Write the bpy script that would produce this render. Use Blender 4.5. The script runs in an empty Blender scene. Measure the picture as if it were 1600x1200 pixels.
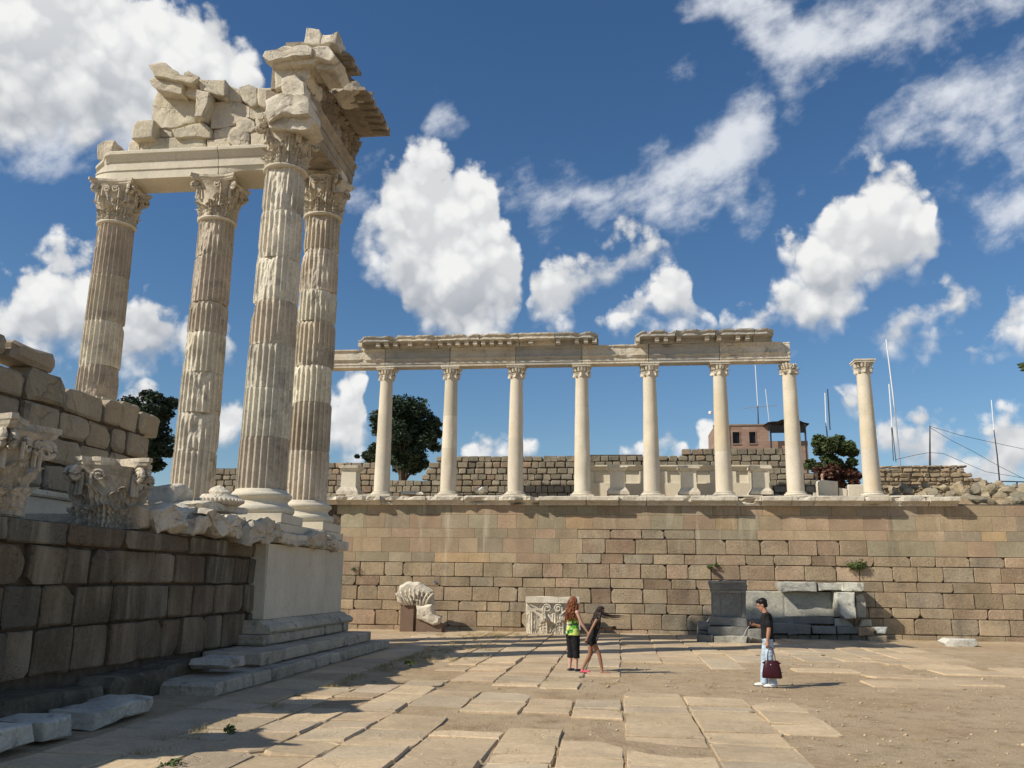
import bpy, bmesh, math, random
from mathutils import Vector, Matrix, noise
R = random.Random(7)
sc = bpy.context.scene
C = sc.collection

# ------------------------------------------------------------ camera, sky, sun, exposure
CAM = Vector((0, 0, 2.05)); F = 1355.0
def _n(v): return v.normalized()
_Y = _n(Vector((165, 310, F)))
_X = Vector((11600, -157, -F)).normalized(); _X = _n(_X - _Y * _X.dot(_Y))
_Z = -_X.cross(_Y)
if _Z.y > 0: _Z = -_Z
RIGHT = Vector((_X.x, _Y.x, _Z.x)); DOWN = Vector((_X.y, _Y.y, _Z.y)); FWD = Vector((_X.z, _Y.z, _Z.z))
cam_data = bpy.data.cameras.new('camera'); cam = bpy.data.objects.new('camera', cam_data); C.objects.link(cam)
cam_data.sensor_width = 36; cam_data.lens = 36 * F / 1600; cam_data.clip_end = 6000; cam_data.clip_start = 0.1
M = Matrix.Identity(4)
for i in range(3):
    M[i][0] = RIGHT[i]; M[i][1] = -DOWN[i]; M[i][2] = -FWD[i]; M[i][3] = CAM[i]
cam.matrix_world = M
sc.camera = cam
SUN_EL = 39.0
SUN_H = Vector((0.84, 0.54, 0)).normalized()          # the way the shadows fall on the ground
sun_data = bpy.data.lights.new('sun', 'SUN'); sun_data.energy = 5.0; sun_data.angle = math.radians(0.53)
sun_data.color = (1.0, 0.925, 0.80)
sun = bpy.data.objects.new('sun', sun_data); C.objects.link(sun); sun.location = (-20, -10, 40)
ce, se = math.cos(math.radians(SUN_EL)), math.sin(math.radians(SUN_EL))
sun_dir = Vector((SUN_H.x * ce, SUN_H.y * ce, -se))
sun.rotation_euler = sun_dir.to_track_quat('-Z', 'Y').to_euler()
sc.view_settings.view_transform = 'Standard'; sc.view_settings.look = 'None'
sc.view_settings.exposure = 0.0; sc.view_settings.gamma = 1.0; sc.view_settings.use_curve_mapping = False
sc.render.resolution_x = 1024; sc.render.resolution_y = 768
SKY_STRENGTH = 0.07

def ray(px, py): return (RIGHT * (px - 800) + DOWN * (py - 600) + FWD * F).normalized()
def P(px, py, x=None, y=None, z=None):
    """the place in the scene at a given depth plane"""
    d = ray(px, py)
    if x is not None: return CAM + d * ((x - CAM.x) / d.x)
    if y is not None: return CAM + d * ((y - CAM.y) / d.y)
    return CAM + d * ((z - CAM.z) / d.z)

# ------------------------------------------------------------ node helper
class NT:
    def __init__(s, nt): s.nt = nt
    def n(s, t, ins=None, **kw):
        nd = s.nt.nodes.new(t)
        for k, v in kw.items(): setattr(nd, k, v)
        for k, v in (ins or {}).items():
            sk = nd.inputs[k]
            if hasattr(v, 'is_output') or isinstance(v, bpy.types.NodeSocket): s.nt.links.new(v, sk)
            else: sk.default_value = v
        return nd
    def math(s, op, a, b=0.0, c=0.0, clamp=False):
        return s.n('ShaderNodeMath', {0: a, 1: b, 2: c}, operation=op, use_clamp=clamp).outputs[0]
    def vm(s, op, a, b=(0, 0, 0)):
        nd = s.n('ShaderNodeVectorMath', {0: a, 1: b}, operation=op)
        return nd.outputs['Value'] if op in ('DISTANCE', 'LENGTH', 'DOT_PRODUCT') else nd.outputs[0]
    def scale(s, a, f):
        nd = s.n('ShaderNodeVectorMath', {0: a}, operation='SCALE')
        if isinstance(f, bpy.types.NodeSocket): s.nt.links.new(f, nd.inputs['Scale'])
        else: nd.inputs['Scale'].default_value = f
        return nd.outputs[0]
    def noise(s, vec, scale, detail=5, rough=0.55, col=False, dist=0.0):
        nd = s.n('ShaderNodeTexNoise', {'Vector': vec, 'Scale': scale, 'Detail': detail, 'Roughness': rough, 'Distortion': dist})
        return nd.outputs['Color' if col else 'Fac']
    def mr(s, v, a, b, c=0.0, d=1.0, smooth=False):
        return s.n('ShaderNodeMapRange', {0: v, 1: a, 2: b, 3: c, 4: d}, interpolation_type='SMOOTHSTEP' if smooth else 'LINEAR').outputs[0]
    def mix(s, f, a, b, bt='MIX'):
        nd = s.n('ShaderNodeMix', None, data_type='RGBA', blend_type=bt)
        for i, v in ((0, f), (6, a), (7, b)):
            if isinstance(v, bpy.types.NodeSocket): s.nt.links.new(v, nd.inputs[i])
            else: nd.inputs[i].default_value = v if i == 0 else (tuple(v) + (1,) if len(v) == 3 else v)
        return nd.outputs[2]

# ------------------------------------------------------------ sky with cumulus and thin high cloud
def make_world():
    w = bpy.data.worlds.new('World'); sc.world = w; w.use_nodes = True
    nt = w.node_tree; nt.nodes.clear(); h = NT(nt)
    out = h.n('ShaderNodeOutputWorld'); bg = h.n('ShaderNodeBackground'); bg.inputs[1].default_value = SKY_STRENGTH
    nt.links.new(bg.outputs[0], out.inputs[0])
    sky = h.n('ShaderNodeTexSky', sky_type='NISHITA', sun_disc=False, sun_elevation=math.radians(SUN_EL),
              sun_rotation=math.atan2(-SUN_H.x, -SUN_H.y), altitude=300, air_density=1.15, dust_density=0.25, ozone_density=4.0)
    d0 = h.vm('NORMALIZE', h.n('ShaderNodeTexCoord').outputs['Generated'])
    # every cloud bank is a band of the sky with an upper and a lower edge along the azimuth
    AZ0, AZW, ELW = -.75, 1.5, .85
    cum = [
        [(70, 40, 185), (190, 85, 150), (285, 125, 105), (355, 140, 62), (-90, 60, 220), (120, 160, 85), (215, 190, 66), (-200, 80, 200)],
        [(95, 452, 58), (35, 485, 56), (60, 545, 66), (0, 525, 60), (-60, 530, 60), (150, 545, 40), (245, 520, 56), (200, 550, 30), (300, 545, 36), (345, 545, 34)],
        [(665, 300, 70), (720, 318, 60), (615, 350, 64), (690, 390, 98), (745, 425, 76), (575, 372, 40), (700, 475, 78), (765, 492, 52)],
        [(880, 445, 56), (935, 420, 52), (985, 398, 46), (1028, 386, 24), (862, 492, 48)],
        [(1040, 442, 38), (1010, 482, 52), (1065, 490, 46), (975, 505, 40), (1090, 500, 30)],
        [(1330, 368, 88), (1380, 345, 74), (1275, 395, 66), (1320, 430, 70), (1395, 405, 60), (1228, 388, 34)],
        [(1195, 492, 40), (1245, 482, 46), (1150, 496, 32), (1295, 478, 40)],
        [(1445, 495, 54), (1488, 470, 42), (1400, 522, 44)],
        [(1590, 505, 46), (1562, 540, 42), (1605, 460, 36), (1660, 500, 60)],
        [(1450, 705, 56), (1500, 718, 50), (1400, 705, 44), (1580, 705, 60), (1530, 745, 60), (1650, 720, 70)],
        [(545, 640, 40), (530, 690, 40), (560, 605, 26)], [(785, 706, 42), (748, 712, 32), (822, 706, 28)], [(1000, 708, 28), (1045, 702, 32)], [(895, 708, 18)],
        [(1120, 702, 26)], [(1328, 632, 13)], [(350, 665, 34), (372, 640, 20)], [(200, 640, 40)]]
    cir = [
        [(1135, 15, 70), (1200, 40, 88), (1290, 30, 92), (1225, 95, 55), (1385, 40, 76), (1450, 25, 64), (1080, 45, 46), (1520, 0, 50)], [(1045, 112, 30)],
        [(1465, 165, 50), (1525, 130, 56), (1590, 105, 64), (1400, 205, 42), (1350, 235, 42), (1318, 258, 30), (1660, 90, 80)], [(1505, 215, 34), (1585, 195, 46), (1440, 225, 28), (1650, 190, 50)],
        [(1500, 312, 40), (1560, 320, 52), (1600, 290, 46), (1460, 316, 26), (1660, 290, 60)],
        [(800, 290, 60), (880, 300, 66), (860, 345, 56), (945, 320, 48)], [(570, 300, 46)],
        [(965, 350, 34), (1012, 316, 44), (1062, 282, 48), (1110, 245, 46), (1150, 205, 44), (1182, 175, 32)], [(1200, 292, 40), (1065, 345, 52), (1130, 310, 40), (1250, 282, 36), (1180, 335, 36)], [(1030, 238, 26)],
        [(180, 205, 72), (100, 190, 90), (270, 225, 50)], [(690, 190, 22)]]
    def layers(groups, gap):
        prof = []
        for g in groups:
            bl = []
            for px, py, r in g:
                c = ray(px, py); a = c.angle(ray(px + r, py)) * .5 + c.angle(ray(px, py + r)) * .5
                el = math.asin(c.z); bl.append((math.atan2(c.x, c.y), el, a, math.cos(el)))
            lo = min(b[0] - b[2] / b[3] for b in bl); hi = max(b[0] + b[2] / b[3] for b in bl); n = 26; pts = []
            for i in range(n + 1):
                az = lo + (hi - lo) * i / n
                ups = [b[1] + b[2] * math.sqrt(max(0, 1 - ((az - b[0]) * b[3] / b[2]) ** 2)) for b in bl if abs(az - b[0]) * b[3] <= b[2] + 1e-6]
                dns = [b[1] - b[2] * math.sqrt(max(0, 1 - ((az - b[0]) * b[3] / b[2]) ** 2)) for b in bl if abs(az - b[0]) * b[3] <= b[2] + 1e-6]
                if not ups:
                    near = min(bl, key=lambda b: abs(az - b[0])); ups = [near[1] - .01]; dns = [near[1] + .01]
                pts.append((az, max(ups), min(dns)))
            prof.append((lo, hi, pts))
        prof.sort(key=lambda p: p[0]); lay = []
        for p in prof:
            for L in lay:
                if L[-1][1] + gap < p[0]: L.append(p); break
            else: lay.append([p])
        return lay
    def curve(hh, fac, pts):
        nd = hh.n('ShaderNodeFloatCurve', {'Value': fac}); cm = nd.mapping; c = cm.curves[0]; cm.use_clip = False
        pts = sorted(pts); c.points[0].location = pts[0]; c.points[1].location = pts[-1]
        for p in pts[1:-1]: c.points.new(*p)
        for p in c.points: p.handle_type = 'VECTOR'
        cm.update(); return nd.outputs[0]
    def band(hh, u, e, lay):
        cur = None; rel = None
        for L in lay:
            up = [(0.0, .3)]; dn = [(0.0, .4)]
            for (lo, hi, pts) in L:
                m0 = (pts[0][1] + pts[0][2]) / 2 / ELW; m1 = (pts[-1][1] + pts[-1][2]) / 2 / ELW
                a, b = (lo - AZ0) / AZW, (hi - AZ0) / AZW; e_ = .012
                up.append((a - e_, m0 - .07)); dn.append((a - e_, m0 + .07))
                for (az, x, y) in pts: up.append(((az - AZ0) / AZW, x / ELW)); dn.append(((az - AZ0) / AZW, y / ELW))
                up.append((b + e_, m1 - .07)); dn.append((b + e_, m1 + .07))
            up.append((1.0, .3)); dn.append((1.0, .4))
            up = [p for p in up if 0 <= p[0] <= 1]; dn = [p for p in dn if 0 <= p[0] <= 1]
            U = hh.math('MULTIPLY', hh.math('SUBTRACT', curve(hh, u, up), e), ELW / .055); D = hh.math('MULTIPLY', hh.math('SUBTRACT', e, curve(hh, u, dn)), ELW / .055)
            val = hh.math('MINIMUM', hh.math('MINIMUM', U, D), 1.3)
            rl = hh.math('DIVIDE', D, hh.math('MAXIMUM', hh.math('ADD', U, D), .3))
            if cur is None: cur, rel = val, rl
            else:
                pick = hh.mr(hh.math('SUBTRACT', val, cur), -.45, .45); rel = hh.math('ADD', rel, hh.math('MULTIPLY', pick, hh.math('SUBTRACT', rl, rel))); cur = hh.math('MAXIMUM', cur, val)
        return cur, rel
    def angles(vec):
        s = h.n('ShaderNodeSeparateXYZ', {0: vec})
        az = h.math('ARCTAN2', s.outputs[0], s.outputs[1]); el = h.math('ARCSINE', s.outputs[2])
        return h.mr(az, AZ0, AZ0 + AZW), h.math('DIVIDE', el, ELW)
    far = h.mr(h.vm('DISTANCE', d0, tuple(FWD)), .70, .9)
    farb = h.mr(far, 0, 1, -2.0, 0)
    nw = h.vm('SUBTRACT', h.noise(d0, 13.0, 3, .5, col=True), (.5, .5, .5))
    u1, e1 = angles(h.vm('NORMALIZE', h.vm('ADD', d0, h.scale(nw, .068))))
    base, rel = band(h, u1, e1, layers(cum, .03))
    inv = h.math('SUBTRACT', 1.0, far)
    base = h.math('SUBTRACT', base, h.math('MULTIPLY', far, 3.0))
    gen = h.math('ADD', h.mr(h.noise(d0, 2.6, 2, .5), .51, .70, -.8, .9), farb)       # same kind of clouds all round; unseen cover tuned for the ambient light
    base = h.math('MAXIMUM', base, gen)
    def puff(vec, scale, det):
        return h.n('ShaderNodeTexVoronoi', {'Vector': vec, 'Scale': scale, 'Detail': det, 'Roughness': .55, 'Lacunarity': 2.3, 'Randomness': 1.0}, feature='F1', normalize=False).outputs['Distance']
    dw = h.vm('ADD', d0, h.scale(h.vm('SUBTRACT', h.noise(d0, 30.0, 4, .55, col=True), (.5, .5, .5)), .022))
    L = (-RIGHT * .45 - DOWN * .9).normalized()
    pf = puff(dw, 13.0, 2.0)
    pl = puff(h.vm('ADD', dw, tuple(L * .016)), 13.0, 1.0)
    fine = h.noise(d0, 42.0, 5, .62)
    dens = h.math('ADD', base, h.mr(pf, .25, 1.2, .95, -.22))
    dens = h.math('ADD', dens, h.mr(fine, .25, .75, -.24, .24))
    soft = h.mr(rel, .15, .7, 1.0, .44)
    alpha = h.mr(h.math('DIVIDE', dens, soft), .0, 1.0, 0, 1, True)
    relief = h.mr(h.math('SUBTRACT', pl, pf), -.30, .30, -.26, .24)
    body = h.math('MULTIPLY', h.mr(rel, .02, .70, .40, 0.0, True), h.mr(base, .1, .9, .35, 1.0))
    mott = h.mr(h.noise(d0, 7.0, 4, .5), .48, .72, 0, .26)
    shade = h.math('ADD', h.math('SUBTRACT', 1.0, h.math('ADD', body, mott)), relief)
    shade = h.math('MINIMUM', h.math('MAXIMUM', shade, .40), 1.0)
    k = 0.90 / SKY_STRENGTH
    ccol = h.mix(h.mr(shade, .40, 1.0), (k * .46, k * .495, k * .55), (k, k, k * .99))
    nw2 = h.vm('SUBTRACT', h.noise(d0, 7.0, 4, .55, col=True), (.5, .5, .5))
    u2, e2 = angles(h.vm('NORMALIZE', h.vm('ADD', d0, h.scale(nw2, .11))))
    cb, _ = band(h, u2, e2, layers(cir, .04))
    cb = h.math('SUBTRACT', cb, h.math('MULTIPLY', far, 3.0))
    cb = h.math('MAXIMUM', cb, h.math('ADD', h.mr(h.noise(d0, 2.0, 2, .5), .52, .78, -.6, .4), farb))
    ax = (RIGHT * .88 - DOWN * .47).normalized()
    st = h.vm('SUBTRACT', d0, h.scale(h.n('ShaderNodeCombineXYZ', {0: ax.x, 1: ax.y, 2: ax.z}).outputs[0], h.math('MULTIPLY', h.vm('DOT_PRODUCT', d0, tuple(ax)), .55)))
    wisp = h.math('ADD', h.mr(h.noise(st, 15.0, 6, .6), .3, .7, -.85, .55), h.mr(h.noise(d0, 34.0, 4, .6), .3, .7, -.2, .2))
    ca = h.mr(h.math('ADD', h.math('MINIMUM', cb, .75), wisp), -.25, 1.05, 0, .9, True)
    sky_c = h.n('ShaderNodeHueSaturation', {'Hue': .502, 'Saturation': 1.17, 'Value': 1.34, 'Color': sky.outputs[0]}).outputs[0]
    c1 = h.mix(ca, sky_c, (k * .88, k * .91, k * .96))
    c2 = h.mix(alpha, c1, ccol)
    nt.links.new(c2, bg.inputs[0])
    w.cycles.sampling_method = 'MANUAL'; w.cycles.sample_map_resolution = 512
make_world()

# ------------------------------------------------------------ materials
def new_mat(name):
    m = bpy.data.materials.new(name); m.use_nodes = True; nt = m.node_tree
    h = NT(nt); b = nt.nodes['Principled BSDF']
    b.inputs['Specular IOR Level'].default_value = .25
    return m, h, b
def stone_mat(name, base=None, dark=(.2, .18, .16), light=None, big=.7, grain=14, bump=.5, bdist=.02, streak=0.0, streak_col=(.75, .70, .60),
              patina=0.0, pat_col=(.24, .23, .215), warm=0.0, warm_col=(.55, .36, .20), var=.28, rough=.92, pits=0.0, pat_scale=1.7, cracks=0.0, tint=(1.03, 1.0, .885)):
    m, h, b = new_mat(name); nt = m.node_tree
    pos = h.n('ShaderNodeNewGeometry').outputs['Position']
    oi = h.n('ShaderNodeObjectInfo')
    pos2 = h.vm('ADD', pos, h.scale(h.vm('ADD', (3.1, 7.7, 1.3), (0, 0, 0)), oi.outputs['Random']))
    col = oi.outputs['Color'] if base is None else h.n('ShaderNodeRGB').outputs[0]
    if base is not None: col.node.outputs[0].default_value = tuple(base) + (1,)
    n1 = h.noise(pos2, big, 6, .6)
    n2 = h.noise(pos2, grain, 8, .65)
    n3 = h.noise(pos2, grain * 5, 4, .6)
    f = h.math('MULTIPLY', h.mr(n1, .3, .7, 1 - var, 1 + var), h.mr(n2, .25, .75, 1 - var, 1 + var))
    f = h.math('MULTIPLY', f, h.mr(n3, .25, .75, .80, 1.18))
    fc = h.n('ShaderNodeCombineXYZ', {0: f, 1: f, 2: f}).outputs[0]
    col = h.mix(1.0, col, fc, 'MULTIPLY')
    if patina > 0:
        pn = h.noise(pos2, pat_scale, 8, .68, dist=.6)
        col = h.mix(h.mr(pn, .5, .68, 0, patina, True), col, pat_col)
    if warm > 0:
        wn = h.noise(h.vm('MULTIPLY', pos2, (1, 1, .35)), 1.1, 7, .62)
        col = h.mix(h.mr(wn, .48, .72, 0, warm, True), col, warm_col)
    if streak > 0:
        sv = h.vm('MULTIPLY', pos, (2.6, 2.6, .28))
        sn = h.noise(sv, 1.0, 7, .62)
        s2 = h.noise(pos, .23, 3, .5)
        col = h.mix(h.math('MULTIPLY', h.mr(sn, .53, .74, 0, streak, True), h.mr(s2, .4, .62, .1, 1)), col, streak_col)
        sn2 = h.noise(h.vm('MULTIPLY', h.vm('ADD', pos, (31, 7, 3)), (1.7, 1.7, .2)), 1.0, 7, .6)
        col = h.mix(h.math('MULTIPLY', h.mr(sn2, .55, .75, 0, streak * .8, True), h.mr(s2, .35, .6, 1, .2)), col, dark)
    col = h.mix(1.0, col, tint, 'MULTIPLY')
    nt.links.new(col, b.inputs['Base Color'])
    b.inputs['Roughness'].default_value = rough
    hgt = h.math('ADD', h.math('MULTIPLY', n2, .7), h.math('MULTIPLY', n3, .3))
    if cracks > 0:
        cv = h.vm('ADD', pos2, h.scale(h.noise(pos2, 3.0, 4, .6, col=True), .5))
        ce = h.n('ShaderNodeTexVoronoi', {'Vector': cv, 'Scale': 1.6}, feature='DISTANCE_TO_EDGE').outputs['Distance']
        hgt = h.math('ADD', hgt, h.math('MULTIPLY', h.mr(ce, 0, .035, -cracks, 0), h.mr(h.noise(pos2, .9, 2, .5), .5, .6)))
    if pits > 0:
        vo = h.n('ShaderNodeTexVoronoi', {'Vector': pos2, 'Scale': grain * 1.3, 'Randomness': 1.0}).outputs['Distance']
        pm = h.math('MULTIPLY', h.mr(vo, 0, .28, -pits, 0), h.mr(h.noise(pos2, 2.3, 3, .5), .5, .62, 0, 1))
        hgt = h.math('ADD', hgt, pm)
    bp = h.n('ShaderNodeBump', {'Strength': bump, 'Distance': bdist, 'Height': hgt})
    nt.links.new(bp.outputs[0], b.inputs['Normal'])
    return m
def plain_mat(name, col, rough=.7, metal=0.0, noise_v=0.0, scale=20, bump=0.0):
    m, h, b = new_mat(name)
    b.inputs['Base Color'].default_value = tuple(col) + (1,); b.inputs['Roughness'].default_value = rough; b.inputs['Metallic'].default_value = metal
    if noise_v:
        tc = h.n('ShaderNodeTexCoord').outputs['Object']
        n = h.noise(tc, scale, 5, .6)
        f = h.mr(n, .3, .7, 1 - noise_v, 1 + noise_v)
        c = h.mix(1.0, col, h.n('ShaderNodeCombineXYZ', {0: f, 1: f, 2: f}).outputs[0], 'MULTIPLY')
        m.node_tree.links.new(c, b.inputs['Base Color'])
        if bump:
            m.node_tree.links.new(h.n('ShaderNodeBump', {'Strength': bump, 'Distance': .02, 'Height': n}).outputs[0], b.inputs['Normal'])
    return m

MT = {}
MT['ashlar'] = stone_mat('andesite_ashlar', None, dark=(.13, .115, .10), streak=.7, bump=.7, bdist=.03, pits=.5, var=.2, streak_col=(.62, .56, .47))
MT['ashlar_rough'] = stone_mat('weathered_andesite', None, dark=(.10, .09, .08), streak=.55, bump=1.0, bdist=.05, pits=1.0, var=.28, warm=.35, warm_col=(.52, .46, .38), streak_col=(.55, .50, .42), patina=.35, pat_col=(.16, .15, .14))
MT['core'] = plain_mat('dark_joint_earth', (.10, .08, .06), .95, 0, .4, 6)
MT['marble'] = stone_mat('weathered_marble', (.63, .57, .475), cracks=.8, pits=.5, bump=.75, bdist=.04, patina=.68, warm=.35, warm_col=(.50, .39, .26), var=.2, pat_col=(.28, .26, .23), tint=(1.0, 1.0, .965))
MT['marble_col'] = stone_mat('column_marble', None, bump=.7, bdist=.03, patina=.6, warm=.55, warm_col=(.36, .275, .19), var=.24, pat_col=(.22, .195, .165), pat_scale=1.5, pits=.7, tint=(1.0, 1.0, .965))
MT['marble_new'] = stone_mat('restored_marble', (.63, .575, .475), bump=.3, bdist=.02, streak=.25, streak_col=(.70, .66, .58), dark=(.36, .33, .28), patina=.35, warm=.2, var=.1, pat_col=(.42, .40, .36), warm_col=(.55, .44, .30), tint=(1.0, 1.0, .965))
MT['marble_cut'] = stone_mat('rough_cut_marble', None, cracks=.8, bump=.9, bdist=.05, patina=.45, warm=.3, var=.16, pits=.4, pat_col=(.38, .36, .33), warm_col=(.55, .43, .29), tint=(1.0, 1.0, .965))
MT['marble_grey'] = stone_mat('grey_lichened_marble', None, bump=.6, bdist=.03, patina=.75, var=.25, pat_col=(.15, .15, .145), pits=.4, pat_scale=2.6, tint=(1.0, 1.0, .965))
MT['marble_stoa'] = stone_mat('stoa_column_marble', None, bump=.35, bdist=.02, pits=.3, streak=.3, streak_col=(.74, .69, .58), dark=(.36, .32, .26), patina=.35, warm=.55, warm_col=(.60, .45, .27), var=.1, pat_col=(.48, .44, .38), pat_scale=.9, tint=(1.0, 1.0, .965))
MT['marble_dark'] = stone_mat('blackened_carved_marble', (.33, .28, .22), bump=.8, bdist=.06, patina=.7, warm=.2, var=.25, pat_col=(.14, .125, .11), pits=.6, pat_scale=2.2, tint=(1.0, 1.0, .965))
MT['marble_leaf'] = stone_mat('carved_marble', (.56, .495, .40), bump=.7, bdist=.04, patina=.75, warm=.3, warm_col=(.42, .32, .21), var=.22, pat_col=(.24, .215, .18), pits=.4, pat_scale=2.4, tint=(1.0, 1.0, .965))
MT['frieze'] = stone_mat('grey_frieze_marble', (.40, .38, .345), bump=.4, bdist=.03, patina=.5, warm=.15, var=.18, pat_col=(.30, .29, .28), tint=(1.0, 1.0, .965))
MT['slab'] = stone_mat('worn_paving_stone', None, bump=.5, bdist=.02, patina=.35, var=.2, pat_col=(.30, .25, .19), pits=.4, streak=0, cracks=1.0)
MT['rubble'] = stone_mat('grey_rubble_stone', None, bump=.8, bdist=.05, patina=.4, var=.3, pat_col=(.13, .125, .115), pits=.5)
MT['boulder'] = stone_mat('lichened_boulder', None, bump=.9, bdist=.06, patina=.5, var=.3, pat_col=(.14, .14, .12), pits=.4)

def ground_mat():
    m, h, b = new_mat('dusty_earth'); nt = m.node_tree
    pos = h.n('ShaderNodeNewGeometry').outputs['Position']
    a = h.noise(pos, .35, 6, .6); c = h.noise(pos, 2.2, 8, .65); d = h.noise(pos, 26, 6, .7)
    col = h.mix(h.mr(a, .35, .65), (.48, .345, .205), (.60, .465, .30))
    col = h.mix(h.mr(c, .46, .68, 0, .6, True), col, (.30, .21, .125))
    col = h.mix(h.mr(h.noise(pos, 7.0, 6, .65), .52, .66, 0, .6, True), col, (.60, .48, .33))
    col = h.mix(h.mr(d, .56, .72, 0, .5, True), col, (.66, .56, .42))
    col = h.mix(h.mr(h.noise(pos, 60, 3, .6), .55, .7, 0, .35), col, (.16, .12, .08))
    nt.links.new(col, b.inputs['Base Color']); b.inputs['Roughness'].default_value = .97
    hh = h.math('ADD', h.math('MULTIPLY', c, 1.0), h.math('MULTIPLY', d, .6))
    nt.links.new(h.n('ShaderNodeBump', {'Strength': 1.0, 'Distance': .09, 'Height': hh}).outputs[0], b.inputs['Normal'])
    return m
MT['ground'] = ground_mat()

def leaf_mat(name, c1, c2, tr=.25):
    m, h, b = new_mat(name); nt = m.node_tree
    pos = h.n('ShaderNodeNewGeometry').outputs['Position']
    n = h.noise(pos, 1.3, 4, .6); n2 = h.n('ShaderNodeTexWhiteNoise', {'Vector': h.n('ShaderNodeVectorMath', {0: h.scale(pos, 6.0)}, operation='FLOOR').outputs[0]}).outputs[0]
    col = h.mix(h.math('ADD', h.math('MULTIPLY', n, .6), h.math('MULTIPLY', n2, .4)), c1, c2)
    nt.links.new(col, b.inputs['Base Color']); b.inputs['Roughness'].default_value = .6
    return m
MT['oak_leaf'] = leaf_mat('dark_oak_leaves', (.018, .034, .018), (.055, .085, .04))
MT['pine_leaf'] = leaf_mat('pine_needles', (.015, .028, .016), (.045, .068, .035))
MT['bush_leaf'] = leaf_mat('bush_leaves', (.03, .05, .018), (.10, .13, .045))
MT['red_leaf'] = leaf_mat('reddish_dry_leaves', (.06, .025, .018), (.16, .075, .05))
MT['weed'] = leaf_mat('wall_weed_leaves', (.05, .08, .02), (.14, .19, .06))
MT['dry_grass'] = leaf_mat('dry_grass', (.26, .19, .08), (.46, .37, .19))
MT['bark'] = plain_mat('bark', (.09, .07, .055), .95, 0, .35, 8, .5)

# ------------------------------------------------------------ object helpers
def mesh(name, vs, fs, m=None, smooth=False):
    me = bpy.data.meshes.new(name); me.from_pydata([tuple(v) for v in vs], [], fs)
    if smooth: me.polygons.foreach_set('use_smooth', [True] * len(me.polygons))
    if m is not None: me.materials.append(m if not isinstance(m, str) else MT[m])
    me.update(); return me
def fix(me):
    bm = bmesh.new(); bm.from_mesh(me); bmesh.ops.recalc_face_normals(bm, faces=bm.faces); bm.to_mesh(me); bm.free(); return me
def wm(o):
    return o.matrix_basis.copy() if o.parent is None else wm(o.parent) @ o.matrix_parent_inverse @ o.matrix_basis
def setp(o, p):
    o.parent = p; o.matrix_parent_inverse = wm(p).inverted()
def add(name, me, parent=None, color=None):
    o = bpy.data.objects.new(name, me); C.objects.link(o)
    if parent is not None:
        setp(o, parent)
    if color: o.color = tuple(color) + (1,)
    return o
def tag(o, label, cat, group=None):
    o['label'] = label; o['category'] = cat
    if group: o['group'] = group
    return o
def root(name, loc, label, cat, group=None):
    o = bpy.data.objects.new(name, None); C.objects.link(o); o.location = loc; o.empty_display_size = .2
    return tag(o, label, cat, group)
def jit(c, v=.12, rng=R):
    k = 1 + rng.uniform(-v, v); return tuple(max(0.005, min(1, x * k * (1 + rng.uniform(-.012, .012)))) for x in c)
def nz(v, s=1.0, o=0): return noise.noise(Vector(v) * s + Vector((o * 7.13, o * 3.7, o * 1.9)))

def boxmesh(name, x0, x1, y0, y1, z0, z1, m, bev=0.0):
    vs = [(x, y, z) for z in (z0, z1) for y in (y0, y1) for x in (x0, x1)]
    fs = [(0, 2, 3, 1), (4, 5, 7, 6), (0, 1, 5, 4), (2, 6, 7, 3), (0, 4, 6, 2), (1, 3, 7, 5)]
    me = mesh(name, vs, fs, m)
    if bev:
        bm = bmesh.new(); bm.from_mesh(me)
        bmesh.ops.bevel(bm, geom=bm.edges[:], offset=bev, segments=1, affect='EDGES'); bm.to_mesh(me); bm.free()
    return me
def box(name, x0, x1, y0, y1, z0, z1, m, parent=None, bev=0.0, color=None):
    return add(name, boxmesh(name, x0, x1, y0, y1, z0, z1, m, bev), parent, color)

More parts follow.
